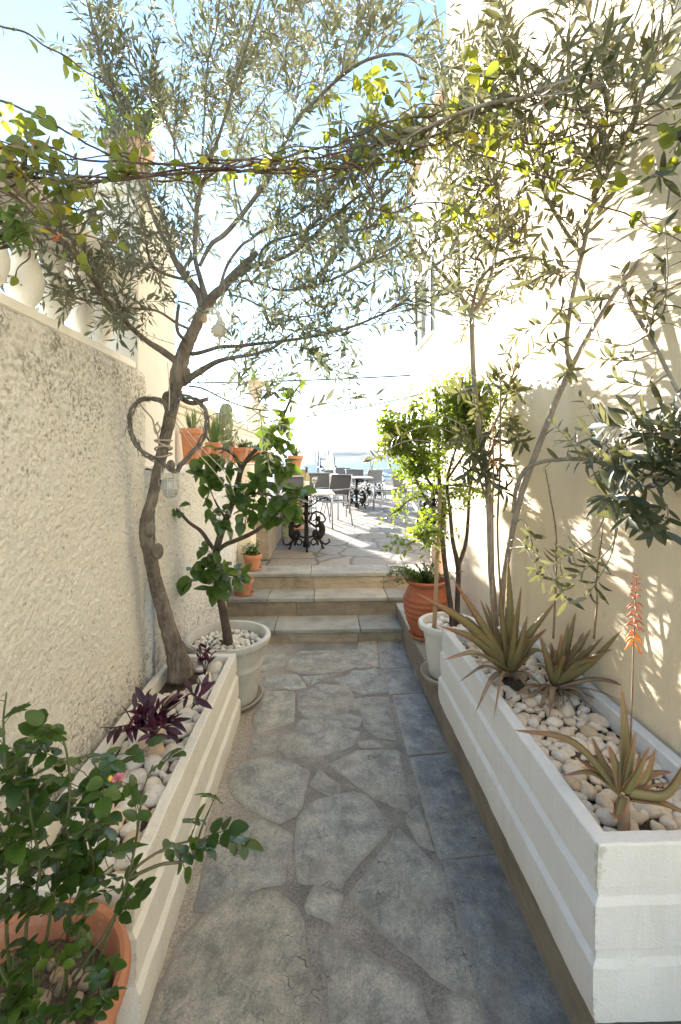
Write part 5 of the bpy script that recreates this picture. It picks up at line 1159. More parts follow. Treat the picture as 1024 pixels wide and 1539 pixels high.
for px, py, Y in ((150, 1480, 1.0), (130, 1500, .98), (110, 1520, .97), (145, 1420, 1.08), (60, 1520, .95), (135, 1545, .95), (20, 1430, .95), (50, 1450, .98), (0, 1480, .95), (90, 1440, 1.0), (30, 1540, .92), (80, 1545, .93)):
    p = U(px, py, Y=Y); c = p+np.array([random.uniform(-.05, 0), random.uniform(-.02, .05), -.07]); Rs.twig.tube(cr([c, (c+p)/2+rv()*.01, p], 4), .0015, 4, caps=False)
    for _ in range(3): compound(Rs.lv, c+(p-c)*random.uniform(.4, 1), rv()*np.array([1, 1, .4])+np.array([0, 0, .2]), random.uniform(.020, .030), 5, random.uniform(.45, .75))
Rs.finish('stem')
c = U(178, 1172, Y=.92)
def petals(parent, c, R_, n, mat, name):
    lv = Leaves('round')
    for k in range(n):
        a = k*2.4; d = nrm([math.cos(a), math.sin(a)-.5, .5+.4*random.random()]); lv.put(c+d*.002, d, nrm(rv()+np.array([0, -1, .5])), R_*random.uniform(.8, 1.1), R_*.9)
    b = MB(); lv.into(b); return b.build(name, mat, parent)
f = thing('rose_flower', 'small fading pink rose on the rose bush', 'flower', tuple(c)); petals(f, c, .012, 9, M['pink'], 'petals')
b = MB(); b.sphere(c+np.array([-.012, -.008, .008]), .0045, 8, 6, sc=(1, 1, 1.2)); b.build('stamens', M['yellow_fl'], f)
# =================================================================== iron tables, chairs, glassware
def scroll(cx, cz, r, a0, a1, n=26, shrink=.25):
    """C-scroll in the XZ plane"""
    return [(cx+(r*(1-(1-shrink)*k/n))*math.cos(a0+(a1-a0)*k/n), 0, cz+(r*(1-(1-shrink)*k/n))*math.sin(a0+(a1-a0)*k/n)) for k in range(n+1)]
def make_table(name, label):
    t = thing(name, label, 'table', (0, 0, 0), 'marble topped iron tables on the terrace')
    b = MB(); b.box(-.34, .34, -.34, .34, .715, .742, 0, .006); b.build('table_top', M['marble'], t, False)
    b = MB(); b.box(-.028, .028, -.028, .028, .03, .70, 0, .006); b.box(-.045, .045, -.045, .045, .02, .10, 0, .01); b.box(-.04, .04, -.04, .04, .44, .47, 0, .006)
    b.box(-.28, .28, -.025, .025, .695, .713); b.box(-.025, .025, -.28, .28, .6955, .7125)
    b.build('post', M['iron'], t, False)
    b = MB(); b.box(-.0275, .0275, -.0275, .0275, .035, .69)
    for rot in range(4):
        ca, sa = math.cos(rot*math.pi/2), math.sin(rot*math.pi/2)
        def put(P, r, sides=7, fl=1.):
            P = np.array(P); Q = np.c_[P[:, 0]*ca-P[:, 1]*sa, P[:, 0]*sa+P[:, 1]*ca, P[:, 2]]; b.tube(Q, r, sides, flat=fl)
        # lace bracket under the top
        for k in range(5): put(scroll(.06+k*.045, .665-k*.004, .024, 0, 5.2, 14, .3), .0055, 5)
        for k in range(4): put(scroll(.055+k*.035, .625+k*.006, .020, 3, 8.5, 14, .3), .0055, 5)
        for k in range(2): put(scroll(.05+k*.03, .585+k*.012, .018, 1, 7, 14, .3), .0055, 5)
        put(cr([(.03, 0, .545), (.09, 0, .57), (.16, 0, .625), (.26, 0, .655), (.275, 0, .64), (.262, 0, .628)], 6), [.012, .009, .008, .009, .012, .006])
        # foot scrolls
        put(cr([(.03, 0, .14), (.10, 0, .16), (.17, 0, .11), (.235, 0, .055), (.29, 0, .07), (.30, 0, .11), (.28, 0, .115)], 6), [.013, .013, .014, .013, .011, .009, .007])
        put(scroll(.10, .075, .055, 1.2, 6.0, 20, .35), .010); put(cr([(.17, 0, .11), (.20, 0, .05), (.215, 0, .0), (.235, 0, .005)], 5), [.014, .013, .016, .010])
        put(scroll(.085, .40, .07, 2.7, -1.6, 20, .5), .009); put(cr([(.03, 0, .34), (.10, 0, .47), (.20, 0, .45), (.245, 0, .38), (.225, 0, .34), (.21, 0, .36)], 6), [.012, .012, .012, .011, .010, .006])
    b.build('scrollwork', M['iron'], t)
    b = MB()
    for sx in (-1, 1):
        # seated cast figures holding the post, one to each side
        q = lambda P: np.array([(sx*x, y, z) for x, y, z in P])
        b.tube(cr(q([(.155, 0, .13), (.19, 0, .19), (.205, 0, .25), (.185, 0, .315), (.165, 0, .345)]), 6), [.035, .046, .044, .04, .022], 10)
        b.sphere((sx*.150, 0, .382), .036, 12, 8, sc=(1, .95, 1.1))
        for yy in (-.022, .022):
            b.tube(cr(q([(.18, yy, .315), (.125, yy*1.3, .285), (.075, yy, .315), (.03, yy*.5, .35)]), 5), [.018, .016, .013, .012], 8)
            b.tube(cr(q([(.18, yy, .17), (.115, yy*1.5, .215), (.10, yy*1.4, .17), (.135, yy, .10), (.15, yy, .045)]), 5), [.028, .026, .022, .018, .014], 8)
    b.build('cast_figures', M['iron'], t)
    return t
T0 = make_table('iron_table', 'nearest marble-topped iron table with a wine bottle on it')
TZ = HT+.001
def place(o, x, y, rz=0, label=None):
    o.location = (x, y, TZ); o.rotation_euler = (0, 0, rz)
    if label: o['label'] = label
TAB = [(.02, 14.2, R(3), 'small distant iron table left of the folded parasol'), (-.21, 6.05, R(4), None), (.80, 11.0, R(6), 'marble-topped iron table in the middle of the terrace'), (1.55, 13.9, R(2), 'farthest marble-topped iron table near the white sea wall'), (1.93, 8.05, R(8), 'iron table half hidden behind the bushy sapling')]
for k, (x, y, rz, lb) in enumerate(TAB):
    o = T0 if k == 1 else copy_tree(T0); place(o, x, y, rz, lb)
def make_chair(name, label):
    t = thing(name, label, 'chair', (0, 0, 0), 'aluminium terrace chairs')
    # front is +X
    for sy in (-1, 1):
        y = .26*sy
        b = MB(); b.tube([(.24, y, 0), (.24, y, .63)], .0125, 8); b.build('leg', M['alu'], t)
        b = MB(); b.tube(cr([(-.30, y, 0), (-.22, y, .36), (-.215, y, .46)], 6), .0125, 8); b.build('leg', M['alu'], t)
        b = MB(); b.box(-.27, .255, y-.018, y+.018, .632, .652, 0, .006); b.build('armrest', M['alu'], t)
        b = MB(); b.tube(cr([(-.20, y*.92, .43), (-.25, y*.92, .62), (-.315, y*.92, .88)], 6), .0115, 8); b.build('back_post', M['alu'], t)
    b = MB(); b.tube([(.24, -.25, .435), (.24, .25, .435)], .011, 8); b.tube([(-.21, -.25, .425), (-.21, .25, .425)], .011, 8)
    for sy in (-1, 1): b.tube([(.24, .235*sy, .435), (-.21, .235*sy, .425)], .011, 8)
    b.build('seat_frame', M['alu'], t)
    b = MB(); N = 10; g = np.linspace(0, 1, N)
    V = [(-.20+.44*i, -.225+.45*j, .442-.02*math.sin(math.pi*i)-.012*math.sin(math.pi*j)) for i in g for j in g]; V2 = [(x, y, z-.005) for x, y, z in V]
    q = [(i*N+j, i*N+j+1, (i+1)*N+j+1, (i+1)*N+j) for i in range(N-1) for j in range(N-1)]
    b.add(V, [f[::-1] for f in q]); b.add(V2, q); b.build('seat', M['sling'], t)
    b = MB(); V = [(-.235-.085*i-.02*math.sin(math.pi*j), -.232+.464*j, .53+.34*i) for i in g for j in g]; V2 = [(x-.006, y, z) for x, y, z in V]
    b.add(V, q); b.add(V2, [f[::-1] for f in q]); b.build('backrest', M['sling'], t)
    b = MB(); b.tube([(-.317, -.24, .88), (-.317, .24, .88)], .0115, 8); b.build('top_rail', M['alu'], t)
    return t
C0 = make_chair('terrace_chair', 'grey mesh chair beside the nearest iron table')
CH = [(.04, 7.25, R(95), 'aluminium mesh chair behind the nearest table with its back to the sea', None),
      (.28, 9.6, R(-10), 'grey mesh chair left of the middle table, arms toward it', None),
      (.42, 11.6, R(-30), 'grey mesh chair behind the middle table, turned slightly away', None),
      (.86, 12.3, R(-92), 'grey mesh chair behind the middle table facing the camera', None),
      (1.42, 10.7, R(172), 'grey mesh chair right of the middle table facing left toward it', None),
      (2.05, 13.6, R(180), 'distant grey mesh chair right of the farthest table', None),
      (1.62, 8.35, R(-38), 'grey mesh chair in front of the table behind the bushy sapling', None),
      (-.42, 7.05, R(-70), 'grey mesh chair against the orange pillar, left of the wine bottle', None)]
CH[0] = (-.02, 9.0, R(-75), 'grey mesh chair directly behind the wine bottle, facing the steps', None)
CH += [(.30, 13.2, R(15), 'grey mesh chair in the back row nearest the parasol', None), (.62, 14.6, R(-95), 'grey mesh chair in the far row by the sea wall, facing the camera', None), (1.25, 12.6, R(120), 'grey mesh chair between the middle table and the farthest one', None), (1.05, 9.75, R(80), 'grey mesh chair in front of the middle table seen from behind', None)]
CH.pop()
for k, (x, y, rz, lb, _) in enumerate(CH):
    o = C0 if k == 0 else copy_tree(C0); place(o, x, y, rz, lb)
o = copy_tree(C0); place(o, .13, 8.1, R(-132), 'silver framed chair drawn up close behind the nearest iron table')
# wine bottle + glass
bx = U(461, 738, Y=6.0); zt = TZ+.7425
t = thing('wine_bottle', 'white wine bottle standing on the nearest marble table', 'bottle', (bx[0], 5.98, zt))
b = MB(); b.lathe([(.001, 0), (.036, 0), (.038, .008), (.038, .17), (.034, .20), (.018, .235), (.014, .25), (.014, .30), (.016, .302), (.016, .312), (.001, .312)], (bx[0], 5.98, zt), 24); b.build('glass_body', M['bottleglass'], t)
b = MB(); b.lathe([(.0385, .06), (.0387, .061), (.0387, .139), (.0385, .14)], (bx[0], 5.98, zt), 24, cap=False); b.build('paper_label', M['label'], t)
b = MB(); b.lathe([(.0155, .24), (.0155, .285), (.0172, .30), (.0172, .314), (.001, .315)], (bx[0], 5.98, zt), 20, cap=False); b.build('capsule', M['dark_top'], t)
gx_ = U(472, 738, Y=6.0)[0]; c = (gx_+.005, 5.96, zt)
t = thing('wine_glass', 'stemmed glass of white wine beside the bottle', 'glass', c)
b = MB(); b.lathe([(.001, 0), (.034, .001), (.034, .004), (.005, .008), (.004, .085), (.012, .095), (.034, .125), (.040, .155), (.034, .20), (.0325, .20), (.038, .155), (.032, .127), (.010, .098), (.001, .096)], c, 24, cap=False); b.build('bowl', M['wineglass'], t)
b = MB(); b.lathe([(.001, .098), (.011, .1), (.0315, .128), (.036, .148), (.001, .148)], c, 24, cap=False); b.build('wine', M['wine'], t)
# folded parasol, lamps, boats
t = thing('folded_parasol', 'pale folded parasol standing at the far edge of the terrace', 'parasol', (.28, 16.1, HT))
b = MB(); b.lathe([(.02, .75), (.20, .80), (.17, 1.1), (.10, 1.7), (.03, 2.0), (.001, 2.05)], (.28, 16.1, HT-.55), 16, fx=lambda V, a: V*np.array([1, 1, 1])*(1+.10*np.cos(a*8)[None, :, None]*np.array([1, 1, 0]))); b.build('canopy', M['umb'], t)
b = MB(); b.tube([(.28, 16.1, HT), (.28, 16.1, HT+1.55)], .02, 8); b.box(.06, .50, 15.88, 16.32, HT, HT+.05, 0, .01); b.build('pole', M['alu'], t)
def lamp(x, y, z0, h, arms, lab):
    t = thing('street_lamp', lab, 'lamp', (x, y, z0)); b = MB(); b.tube([(x, y, z0), (x, y, z0+h)], [.11, .06], 8); b.build('post', M['lampmetal'], t)
    for s in arms:
        if s:
            b = MB(); b.tube([(x, y, z0+h*.86), (x+s, y, z0+h*.86), ], .04, 6); b.tube([(x+s, y, z0+h*.88), (x+s, y, z0+h*.78)], .04, 6); b.lathe([(.05, .22), (.16, .12), (.30, 0), (.001, .02)], (x+s, y, z0+h*.78-.16), 12, cap=False); b.build('lamp_arm', M['lampmetal'], t)
lamp(U(478, 690, Y=46)[0], 46, -4.6, 8.3, (), 'plain dark quay post left of the double lamp')
lamp(U(493, 690, Y=40)[0], 40, -4.6, 7.2, (-.62, .58), 'double armed quay lamp in front of the hazy hills')
def boat(name, x, y, L, m, lab, cabin=True):
    t = thing(name, lab, 'boat', (x, y, -4.6)); b = MB(); V = []; n = 9
    for i in range(n):
        q = i/(n-1); w = .36*L*.5*math.sin(min(1, .25+q*1.0)*math.pi)**.6*(1 if q < .75 else (1-(q-.75)/.25*.85)); sh = .16*L+.05*L*q*q
        V += [(x-L/2+L*q, y-w, -4.6+sh), (x-L/2+L*q, y-w*.6, -4.7), (x-L/2+L*q, y+w*.6, -4.7), (x-L/2+L*q, y+w, -4.6+sh)]
    Fc = [(i*4+j, i*4+j+1, (i+1)*4+j+1, (i+1)*4+j) for i in range(n-1) for j in range(3)]+[(i*4+3, i*4, (i+1)*4, (i+1)*4+3) for i in range(n-1)]+[(0, 3, 2, 1), tuple((n-1)*4+j for j in range(4))]
    b.add(V, Fc); b.build('hull', m, t, False)
    if cabin: b = MB(); b.box(x-L*.22, x+L*.12, y-.1*L, y+.1*L, -4.6+.17*L, -4.6+.34*L, 0, .03*L); b.build('cabin', M['boat'], t, False)
    b = MB(); b.tube([(x, y, -4.6+.15*L), (x, y, -4.6+.75*L)], .012*L, 6); b.build('mast', M['alu'], t)
boat('fishing_boat', U(516, 698, Z=-4.6)[0]*.30, U(516, 698, Z=-4.6)[1]*.30, 5, M['boat'], 'small pale boat moored left of the middle table')
for (px, Y, L, m, lb) in ((475, 120, 14, 'boatblue', 'blue hulled boat moored behind the quay post'), (548, 150, 9, 'boat', 'white boat on the bright water right of the parasol'), (592, 210, 12, 'boat', 'distant pale boat seen past the olive twigs')):
    boat('boat', U(px, 700, Y=Y)[0], Y, L, M[m], lb)
# cloth on the bench wall, driftwood
def cloth():
    N = 16; g = np.linspace(0, 1, N); V = []
    for i in g:
        for j in g:
            x = -.90+.26*i; y = 5.75+.40*j; V.append((x, y, .975+.05*math.exp(-((i-.5)**2+(j-.5)**2)*6)+.018*vn(np.array([i*5, j*5, 1.]), 3)+.03*abs(math.sin(i*7+j*4))*.6))
    b = MB(); q = [(i*N+j, (i+1)*N+j, (i+1)*N+j+1, i*N+j+1) for i in range(N-1) for j in range(N-1)]
    b.add(V, q); b.add([(x, y, z-.006) for x, y, z in V], [f[::-1] for f in q]); tag(b.build('folded_cloth', M['cloth']), 'crumpled mauve grey cloth on the bench wall', 'cloth')
cloth()
b = MB(); b.tube(cr([U(388, 770, Y=5.6), U(400, 764, Y=5.5), U(412, 752, Y=5.55), U(418, 748, Y=5.6)], 6), [.02, .026, .022, .014], 8, bump=.2)
tag(b.build('driftwood', M['string']), 'bleached driftwood branch lying on the bench wall', 'driftwood')
# wall lantern at the right edge
lc = np.array([1.045, 1.205, 2.375])
t = thing('wall_lantern', 'dark bronze wall lantern jutting in at the right edge', 'lantern', tuple(lc)); Rm = np.array(Matrix.Rotation(R(38), 3, 'Z'))
def rot(b): 
    b.v = [(v-lc)@Rm.T+lc for v in b.v]; return b
b = MB(); s = .042
for a, c in ((-s, -s), (s, -s), (s, s), (-s, s)): b.box(lc[0]+a-.006, lc[0]+a+.006, lc[1]+c-.006, lc[1]+c+.006, lc[2]-.09, lc[2]+.09)
b.box(lc[0]-s-.014, lc[0]+s+.014, lc[1]-s-.014, lc[1]+s+.014, lc[2]-.115, lc[2]-.09, 0, .004); b.box(lc[0]-s-.004, lc[0]+s+.004, lc[1]-s-.004, lc[1]+s+.004, lc[2]-.09, lc[2]-.05)
V = [(lc[0]+x, lc[1]+y, lc[2]+z) for x, y, z in ((-.066, -.066, .09), (.066, -.066, .09), (.066, .066, .09), (-.066, .066, .09), (-.066, -.066, .105), (.066, -.066, .105), (.066, .066, .105), (-.066, .066, .105), (0, 0, .16))]
b.add(V, [(3, 2, 1, 0), (0, 1, 5, 4), (1, 2, 6, 5), (2, 3, 7, 6), (3, 0, 4, 7), (4, 5, 8), (5, 6, 8), (6, 7, 8), (7, 4, 8)]); rot(b).build('frame', M['lampmetal'], t, False)
b = MB(); b.box(lc[0]-s+.007, lc[0]+s-.007, lc[1]-s+.007, lc[1]+s-.007, lc[2]-.088, lc[2]+.088); rot(b).build('glazing', M['jar'], t, False)
b = MB(); b.tube(cr([lc+[0, 0, .15], lc+[.02, 0, .21], lc+[.08, 0, .22], [XR+.005, lc[1], lc[2]+.16]], 6), .009, 8); b.box(XR-.012, XR+.004, lc[1]-.04, lc[1]+.04, lc[2]+.08, lc[2]+.22); b.build('bracket', M['lampmetal'], t)
# =================================================================== aloes
def aloe_leaf(b, base, tip, w, bow, side, thick=.35, n=14, tipred=1., dead=False):
    base, tip = np.array(base), np.array(tip); D = np.linalg.norm(tip-base); d = (tip-base)/D
    mid = (base+tip)/2+np.array(bow)
    P = cr([base, mid, tip], n); m = len(P)
    T = np.gradient(P, axis=0); T /= np.linalg.norm(T, axis=1)[:, None]
    side = nrm(side); V = []; rn = []
    for i in range(m):
        s = i/(m-1); ww = w*.5*((1-s)**.75*(1-.10*(1-s)**3)+.012)*(1 if s > .1 else .85+1.5*s); x = nrm(side-T[i]*np.dot(side, T[i])); nn = np.cross(x, T[i])
        if nn[2] < 0 and abs(nn[2]) > .05: nn = -nn
        if i == 0: ref = nn
        if np.dot(nn, ref) < 0: nn = -nn
        ref = nn
        th = ww*thick
        j = .06*ww*((i % 2)*2-1) if not dead else 0
        for a, h in ((-1, .45), (-.5, .05), (0, -.10), (.5, .05), (1, .45), (.55, -.9), (0, -1.25), (-.55, -.9)):
            V.append(P[i]+x*(ww*a+(j if abs(a) == 1 else 0)*np.sign(a))+nn*th*h*1.3); rn.append(.12+.75*s**2.2*tipred)
    Fc = [(i*8+k, i*8+(k+1) % 8, (i+1)*8+(k+1) % 8, (i+1)*8+k) for i in range(m-1) for k in range(8)]
    Fc += [tuple(range(8))[::-1], tuple((m-1)*8+k for k in range(8))]
    b.add(V, Fc, 0, np.array(rn))
    if not dead:
        V = np.array(V)
        for i in range(1, m-2):
            for k, sg in ((0, -1), (4, 1)):
                for f_ in (.0, .5):
                    p = V[i*8+k]*(1-f_)+V[(i+1)*8+k]*f_; x = nrm(side-T[i]*np.dot(side, T[i]))*sg
                    b.tube([p-x*.001, p+x*.0042+T[i]*.002], [.0013, .0002], 3, caps=False, rnd=.75)
def aloe_plant(label, base, leaves, dead=(), stem=None, group='aloes in the white planter box'):
    t = thing('aloe_plant', label, 'succulent', tuple(base), group); base = np.array(base)
    for px, py, Y, w, bow, red in leaves:
        if px > 485: Y = min(Y, 1.085*700/(px-485))
        tip = U(px, py, Y=Y); d = tip-base; side = np.cross(d, [0, -1., .25]) if abs(d[2]) > .5*np.linalg.norm(d) else np.cross(d, UPV)
        b = MB(); aloe_leaf(b, base+nrm(d)*.012, tip, w*1.08, bow, side, .30, tipred=red); o = b.build('leaf', M['aloe'], t)
        try: o.data.shade_smooth()
        except Exception: pass
    for px, py, Y, w, bow in dead:
        tip = U(px, py, Y=Y); d = tip-base; b = MB(); aloe_leaf(b, base-np.array([0, 0, .01]), tip, w, bow, np.cross(d, UPV), .45, dead=True); o = b.build('dry_leaf', M['aloe_dead'], t)
    if stem is not None: b = MB(); b.tube(cr(stem, 6), [.017, .014, .012], 9, bump=.2); b.build('stem', M['aloe_dead'], t)
    return t
aA = U(766, 1012, Y=2.06); aA[2] = .645
aloe_plant('largest aloe with a tall upright leaf, in the middle of the white planter', aA,
    [(764, 838, 2.02, .062, (.005, 0, 0), .3), (682, 872, 1.95, .058, (.02, 0, -.02), .9), (624, 890, 1.88, .060, (.03, 0, .03), .9), (667, 992, 1.78, .055, (0, 0, .055), 1.), (835, 905, 2.0, .056, (-.02, 0, .0), .5), (838, 992, 2.1, .05, (0, 0, .07), .5), (793, 925, 1.92, .058, (0, -.01, -.02), .4), (815, 925, 2.2, .045, (0, 0, .02), .4), (730, 905, 2.2, .04, (0, 0, .01), .6), (722, 900, 2.25, .035, (-.01, 0, .02), .5), (784, 880, 2.2, .04, (0, 0, 0), .7), (705, 955, 1.95, .04, (0, 0, .05), .8), (808, 960, 1.95, .045, (0, 0, .05), .6), (750, 890, 1.98, .045, (0, 0, 0), .4), (700, 925, 2.05, .042, (0, 0, .02), .7), (775, 920, 1.9, .05, (0, -.01, 0), .3), (660, 940, 1.85, .045, (0, 0, .04), 1.), (822, 945, 2.1, .04, (0, 0, .02), .6)],
    [(715, 1070, 1.72, .04, (0, 0, .06)), (742, 1082, 1.66, .022, (0, 0, .08)), (690, 1025, 1.85, .03, (0, 0, .05)), (800, 1045, 1.9, .04, (0, 0, .03)), (815, 1030, 1.95, .035, (0, 0, .03))])
aB = U(866, 1036, Y=1.93); aB[0] = min(aB[0], .985); aB[2] = .645
aloe_plant('aloe cluster close to the cream wall, right of the tall aloe', aB,
    [(934, 948, 1.84, .052, (.01, 0, -.02), .3), (889, 945, 1.96, .045, (0, 0, 0), .4), (866, 920, 1.98, .05, (0, 0, 0), .35), (908, 955, 1.9, .045, (0, 0, 0), .4), (812, 955, 1.86, .048, (0, 0, .0), .6), (828, 965, 1.95, .04, (0, 0, .01), .6), (845, 950, 1.9, .036, (0, 0, .0), .8), (850, 985, 1.84, .035, (0, 0, .02), .9), (880, 975, 1.84, .038, (0, 0, .01), .7), (838, 1000, 1.86, .03, (0, 0, .03), 1.), (818, 985, 1.88, .03, (0, 0, .02), 1.), (922, 975, 1.72, .04, (0, 0, .02), .4), (878, 950, 1.9, .042, (0, 0, 0), .5), (855, 935, 1.95, .04, (0, 0, 0), .5), (900, 990, 1.75, .036, (0, 0, .03), .6), (835, 975, 1.9, .034, (0, 0, .01), .8)],
    [(962, 1037, 1.66, .045, (0, 0, .04)), (826, 1078, 1.72, .04, (0, 0, .05)), (905, 1075, 1.7, .015, (0, 0, .02)), (850, 1062, 1.78, .02, (0, 0, .02)), (920, 1062, 1.72, .016, (0, 0, .015)), (800, 1050, 1.85, .03, (0, 0, .03)), (870, 1075, 1.75, .014, (0, 0, .02)), (790, 1060, 1.82, .02, (0, 0, .03)), (760, 1055, 1.86, .03, (0, 0, .035)), (775, 1072, 1.8, .02, (0, 0, .03)), (840, 1090, 1.7, .022, (0, 0, .03)), (895, 1060, 1.72, .028, (0, 0, .03)), (810, 1070, 1.78, .03, (0, 0, .04)), (935, 1052, 1.68, .014, (0, 0, .02)), (822, 1010, 1.9, .026, (0, 0, .04)), (800, 1000, 1.95, .024, (0, 0, .04))])
aC = U(940, 1222, Y=1.215); aC[2] = .70
aloe_plant('reddish brown aloe bearing the tall orange flower spike in the near end of the planter', aC,
    [(772, 1097, 1.32, .050, (.02, 0, .05), 1.0), (890, 1108, 1.34, .032, (-.005, 0, -.01), .2), (935, 1033, 1.26, .042, (.004, 0, 0), .45), (976, 1122, 1.16, .030, (.0, 0, -.01), .5), (986, 1124, 1.22, .032, (.01, 0, -.02), .8), (1040, 1130, 1.15, .040, (.02, 0, -.055), .6), (1050, 1232, 1.16, .036, (0, 0, .012), .6), (868, 1140, 1.30, .034, (.012, 0, -.004), .9), (962, 1130, 1.26, .026, (.01, 0, -.01), .4), (918, 1222, 1.13, .024, (0, 0, -.03), 1.3), (915, 1120, 1.24, .034, (0, 0, 0), .5), (955, 1100, 1.2, .03, (0, 0, 0), .6), (1010, 1160, 1.25, .034, (0, 0, .02), .8), (850, 1165, 1.24, .03, (0, 0, .03), 1.)],
    [(985, 1130, 1.28, .012, (0, 0, .02)), (1030, 1180, 1.3, .014, (0, 0, .02))], stem=[U(937, 1272, Y=1.165), U(938, 1245, Y=1.185), aC])
def flower_spike(name, label, stalk, top, nfl, L, spread, hang=True, r=.0045, start=0):
    P = cr(UP(stalk), 8); t = thing(name, label, 'flower', tuple(P[0])); b = MB(); b.tube(P, [r, r*.85, r*.5], 7); b.build('stalk', M['stalk'], t)
    b = MB(); s0 = 1-top
    for k in range(nfl):
        s = s0+(1-s0)*k/nfl; p, tt = along(P, s); a = k*2.4; q = (k/nfl)
        out = np.array([math.cos(a), math.sin(a), 0]); l = L*(1-.55*q)*random.uniform(.85, 1.1)
        dz = -.75 if q < .22 else (-.15 if q < .6 else .55)
        d = nrm(out+np.array([0, 0, dz])+.1*rv()); tip = p+d*l; 
        b.tube(cr([p, p+d*l*.5+np.array([0, 0, .004]), tip+np.array([0, 0, -.004 if q < .6 else 0])], 3), np.array([.0009, .0022, .0026, .0012])*(1-.45*q), 6, rnd=min(1, max(0, (.95 if q < .2 else .45-.4*q)+random.gauss(0, .08))))
    b.build('florets', M['flower'], t); return t
flower_spike('aloe_flower_spike', 'orange red aloe flower spike standing before the sunlit cream wall', [(944, 1222, 1.21), (948, 1120, 1.22), (951, 1040, 1.22), (953, 960, 1.22), (957, 864, 1.22)], .30, 52, .030, 1, r=.003)
flower_spike('aloe_flower_spike', 'drooping orange aloe flower hanging among the olive leaves', [(744, 960, 2.05), (742, 860, 2.0), (741, 760, 1.9), (742, 690, 1.84), (741, 640, 1.82)], .16, 24, .030, 1, r=.0045)
P = cr(UP([(760, 960, 2.1), (752, 880, 2.12), (748, 790, 2.12), (752, 700, 2.1), (752, 590, 2.08), (750, 556, 2.08)]), 6); b = MB(); b.tube(P, [.006, .005, .003], 6); tag(b.build('dry_stalk', M['stalk']), 'long bare brown aloe stalk rising through the slim olive sapling', 'stalk')
def dry_spike(pts, label):
    P = cr(UP(pts), 8); t = thing('dry_flower_stalk', label, 'stalk', tuple(P[0])); b = MB(); b.tube(P, [.0042, .0035, .0016], 6); b.build('stalk', M['stalk'], t)
    b = MB()
    for k in range(60):
        p, tt = along(P, .45+.55*k/60); d = nrm(rv()+tt*.3); b.tube([p, p+d*.009], [.0012, .0005], 4)
    b.build('bracts', M['aloe_dead'], t)
dry_spike([(893, 960, 1.75), (898, 900, 1.75), (896, 875, 1.75), (902, 830, 1.74), (907, 790, 1.72)], 'thin dry flower stalk with bare bracts left of the orange spike')
dry_spike([(832, 960, 1.9), (836, 870, 1.9), (836, 800, 1.9), (828, 750, 1.9), (820, 705, 1.9)], 'thin dry flower stalk rising before the shaded cream wall')
# =================================================================== purple trailing plants
def purple(label, c, spots, nl):
    t = thing('purple_plant', label, 'plant', tuple(c), 'purple trailing plants in the left planter'); lv = Leaves('lance'); b = MB()
    for px, py, Y in spots:
        e = U(px, py, Y=Y); P = cr([c, (np.array(c)+e)/2+np.array([0, 0, .03]), e], 6); b.tube(P, .0028, 5)
        for k in range(nl):
            p, tt = along(P, .35+.65*k/nl); d = nrm(tt*.7+rv()*np.array([.8, .8, .5])+np.array([0, 0, .08])); l = random.uniform(.055, .105); lv.put(p, d, nrm(UPV+rv()*.5), l, l*.31)
    b.build('stem', M['purple'], t); b = MB(); lv.into(b); b.build('leaves', M['purple'], t)
c1 = U(230, 1085, Y=2.0); c1[2] = .42
purple('sprawling dark purple plant in the middle of the left planter box', c1, [(205, 1085, 1.9), (262, 1050, 2.05), (255, 1100, 1.85), (185, 1100, 1.85), (235, 1065, 1.95), (270, 1085, 1.95), (215, 1050, 2.05), (230, 1110, 1.8), (165, 1095, 1.85), (250, 1075, 1.95), (200, 1065, 1.95)], 9)
c2 = U(308, 992, Y=2.55); c2[2] = .43
purple('small purple plant by the foot of the olive trunk', c2, [(296, 975, 2.55), (310, 968, 2.55), (325, 978, 2.5), (300, 990, 2.45)], 5)
c3 = U(300, 1040, Y=2.25); c3[2] = .44
purple('thin purple runner trailing over the white stones', c3, [(275, 1050, 2.15), (310, 1025, 2.3), (265, 1030, 2.3), (290, 1058, 2.1)], 3)
# =================================================================== small potted plants
def tuft(name, label, c, spots, mat, kind, nl, L, wr, cat='plant', stemmat='herb', up=.5, flowers=None, r0=.5):
    t = thing(name, label, cat, tuple(c)); lv = Leaves(kind); b = MB(); tips = []
    for e in spots:
        e = np.array(e); P = cr([c, c+(e-c)*.5+np.array([0, 0, .25])*np.linalg.norm(e-c)*.5, e], 5); b.tube(P, .0016, 4, caps=False); tips.append(e)
        for k in range(nl):
            p, tt = along(P, .25+.75*k/nl); d = nrm(tt*.4+rv()*.9+np.array([0, 0, up*.4])); l = L*random.uniform(.6, 1.2); lv.put(p, d, nrm(UPV*.8+rv()*.6), l, l*random.uniform(*wr), min(1, max(0, random.gauss(r0, .22))))
    b.build('stems', M[stemmat], t); b = MB(); lv.into(b); b.build('leaves', M[mat], t)
    if flowers:
        fm, n, R_ = flowers; lv = Leaves('round'); b = MB()
        for _ in range(n):
            p = random.choice(tips)+rv()*.025+np.array([0, 0, .015])
            for k in range(5):
                a = k*1.257; d = nrm([math.cos(a), math.sin(a), .35]); lv.put(p, d, nrm([0, 0, 1]+.3*rv()), R_, R_*.9)
        lv.into(b); b.build('flowers', M[fm], t)
    return t
def dome(c, rx, rz, n, lean=(0, 0, 0)): return [np.array(c)+np.array([random.gauss(0, .5)*rx, random.gauss(0, .5)*rx, abs(random.gauss(.75, .3))*rz])+np.array(lean) for _ in range(n)]
uc = np.array([UR[0], UR[1], UR[2]+.39])
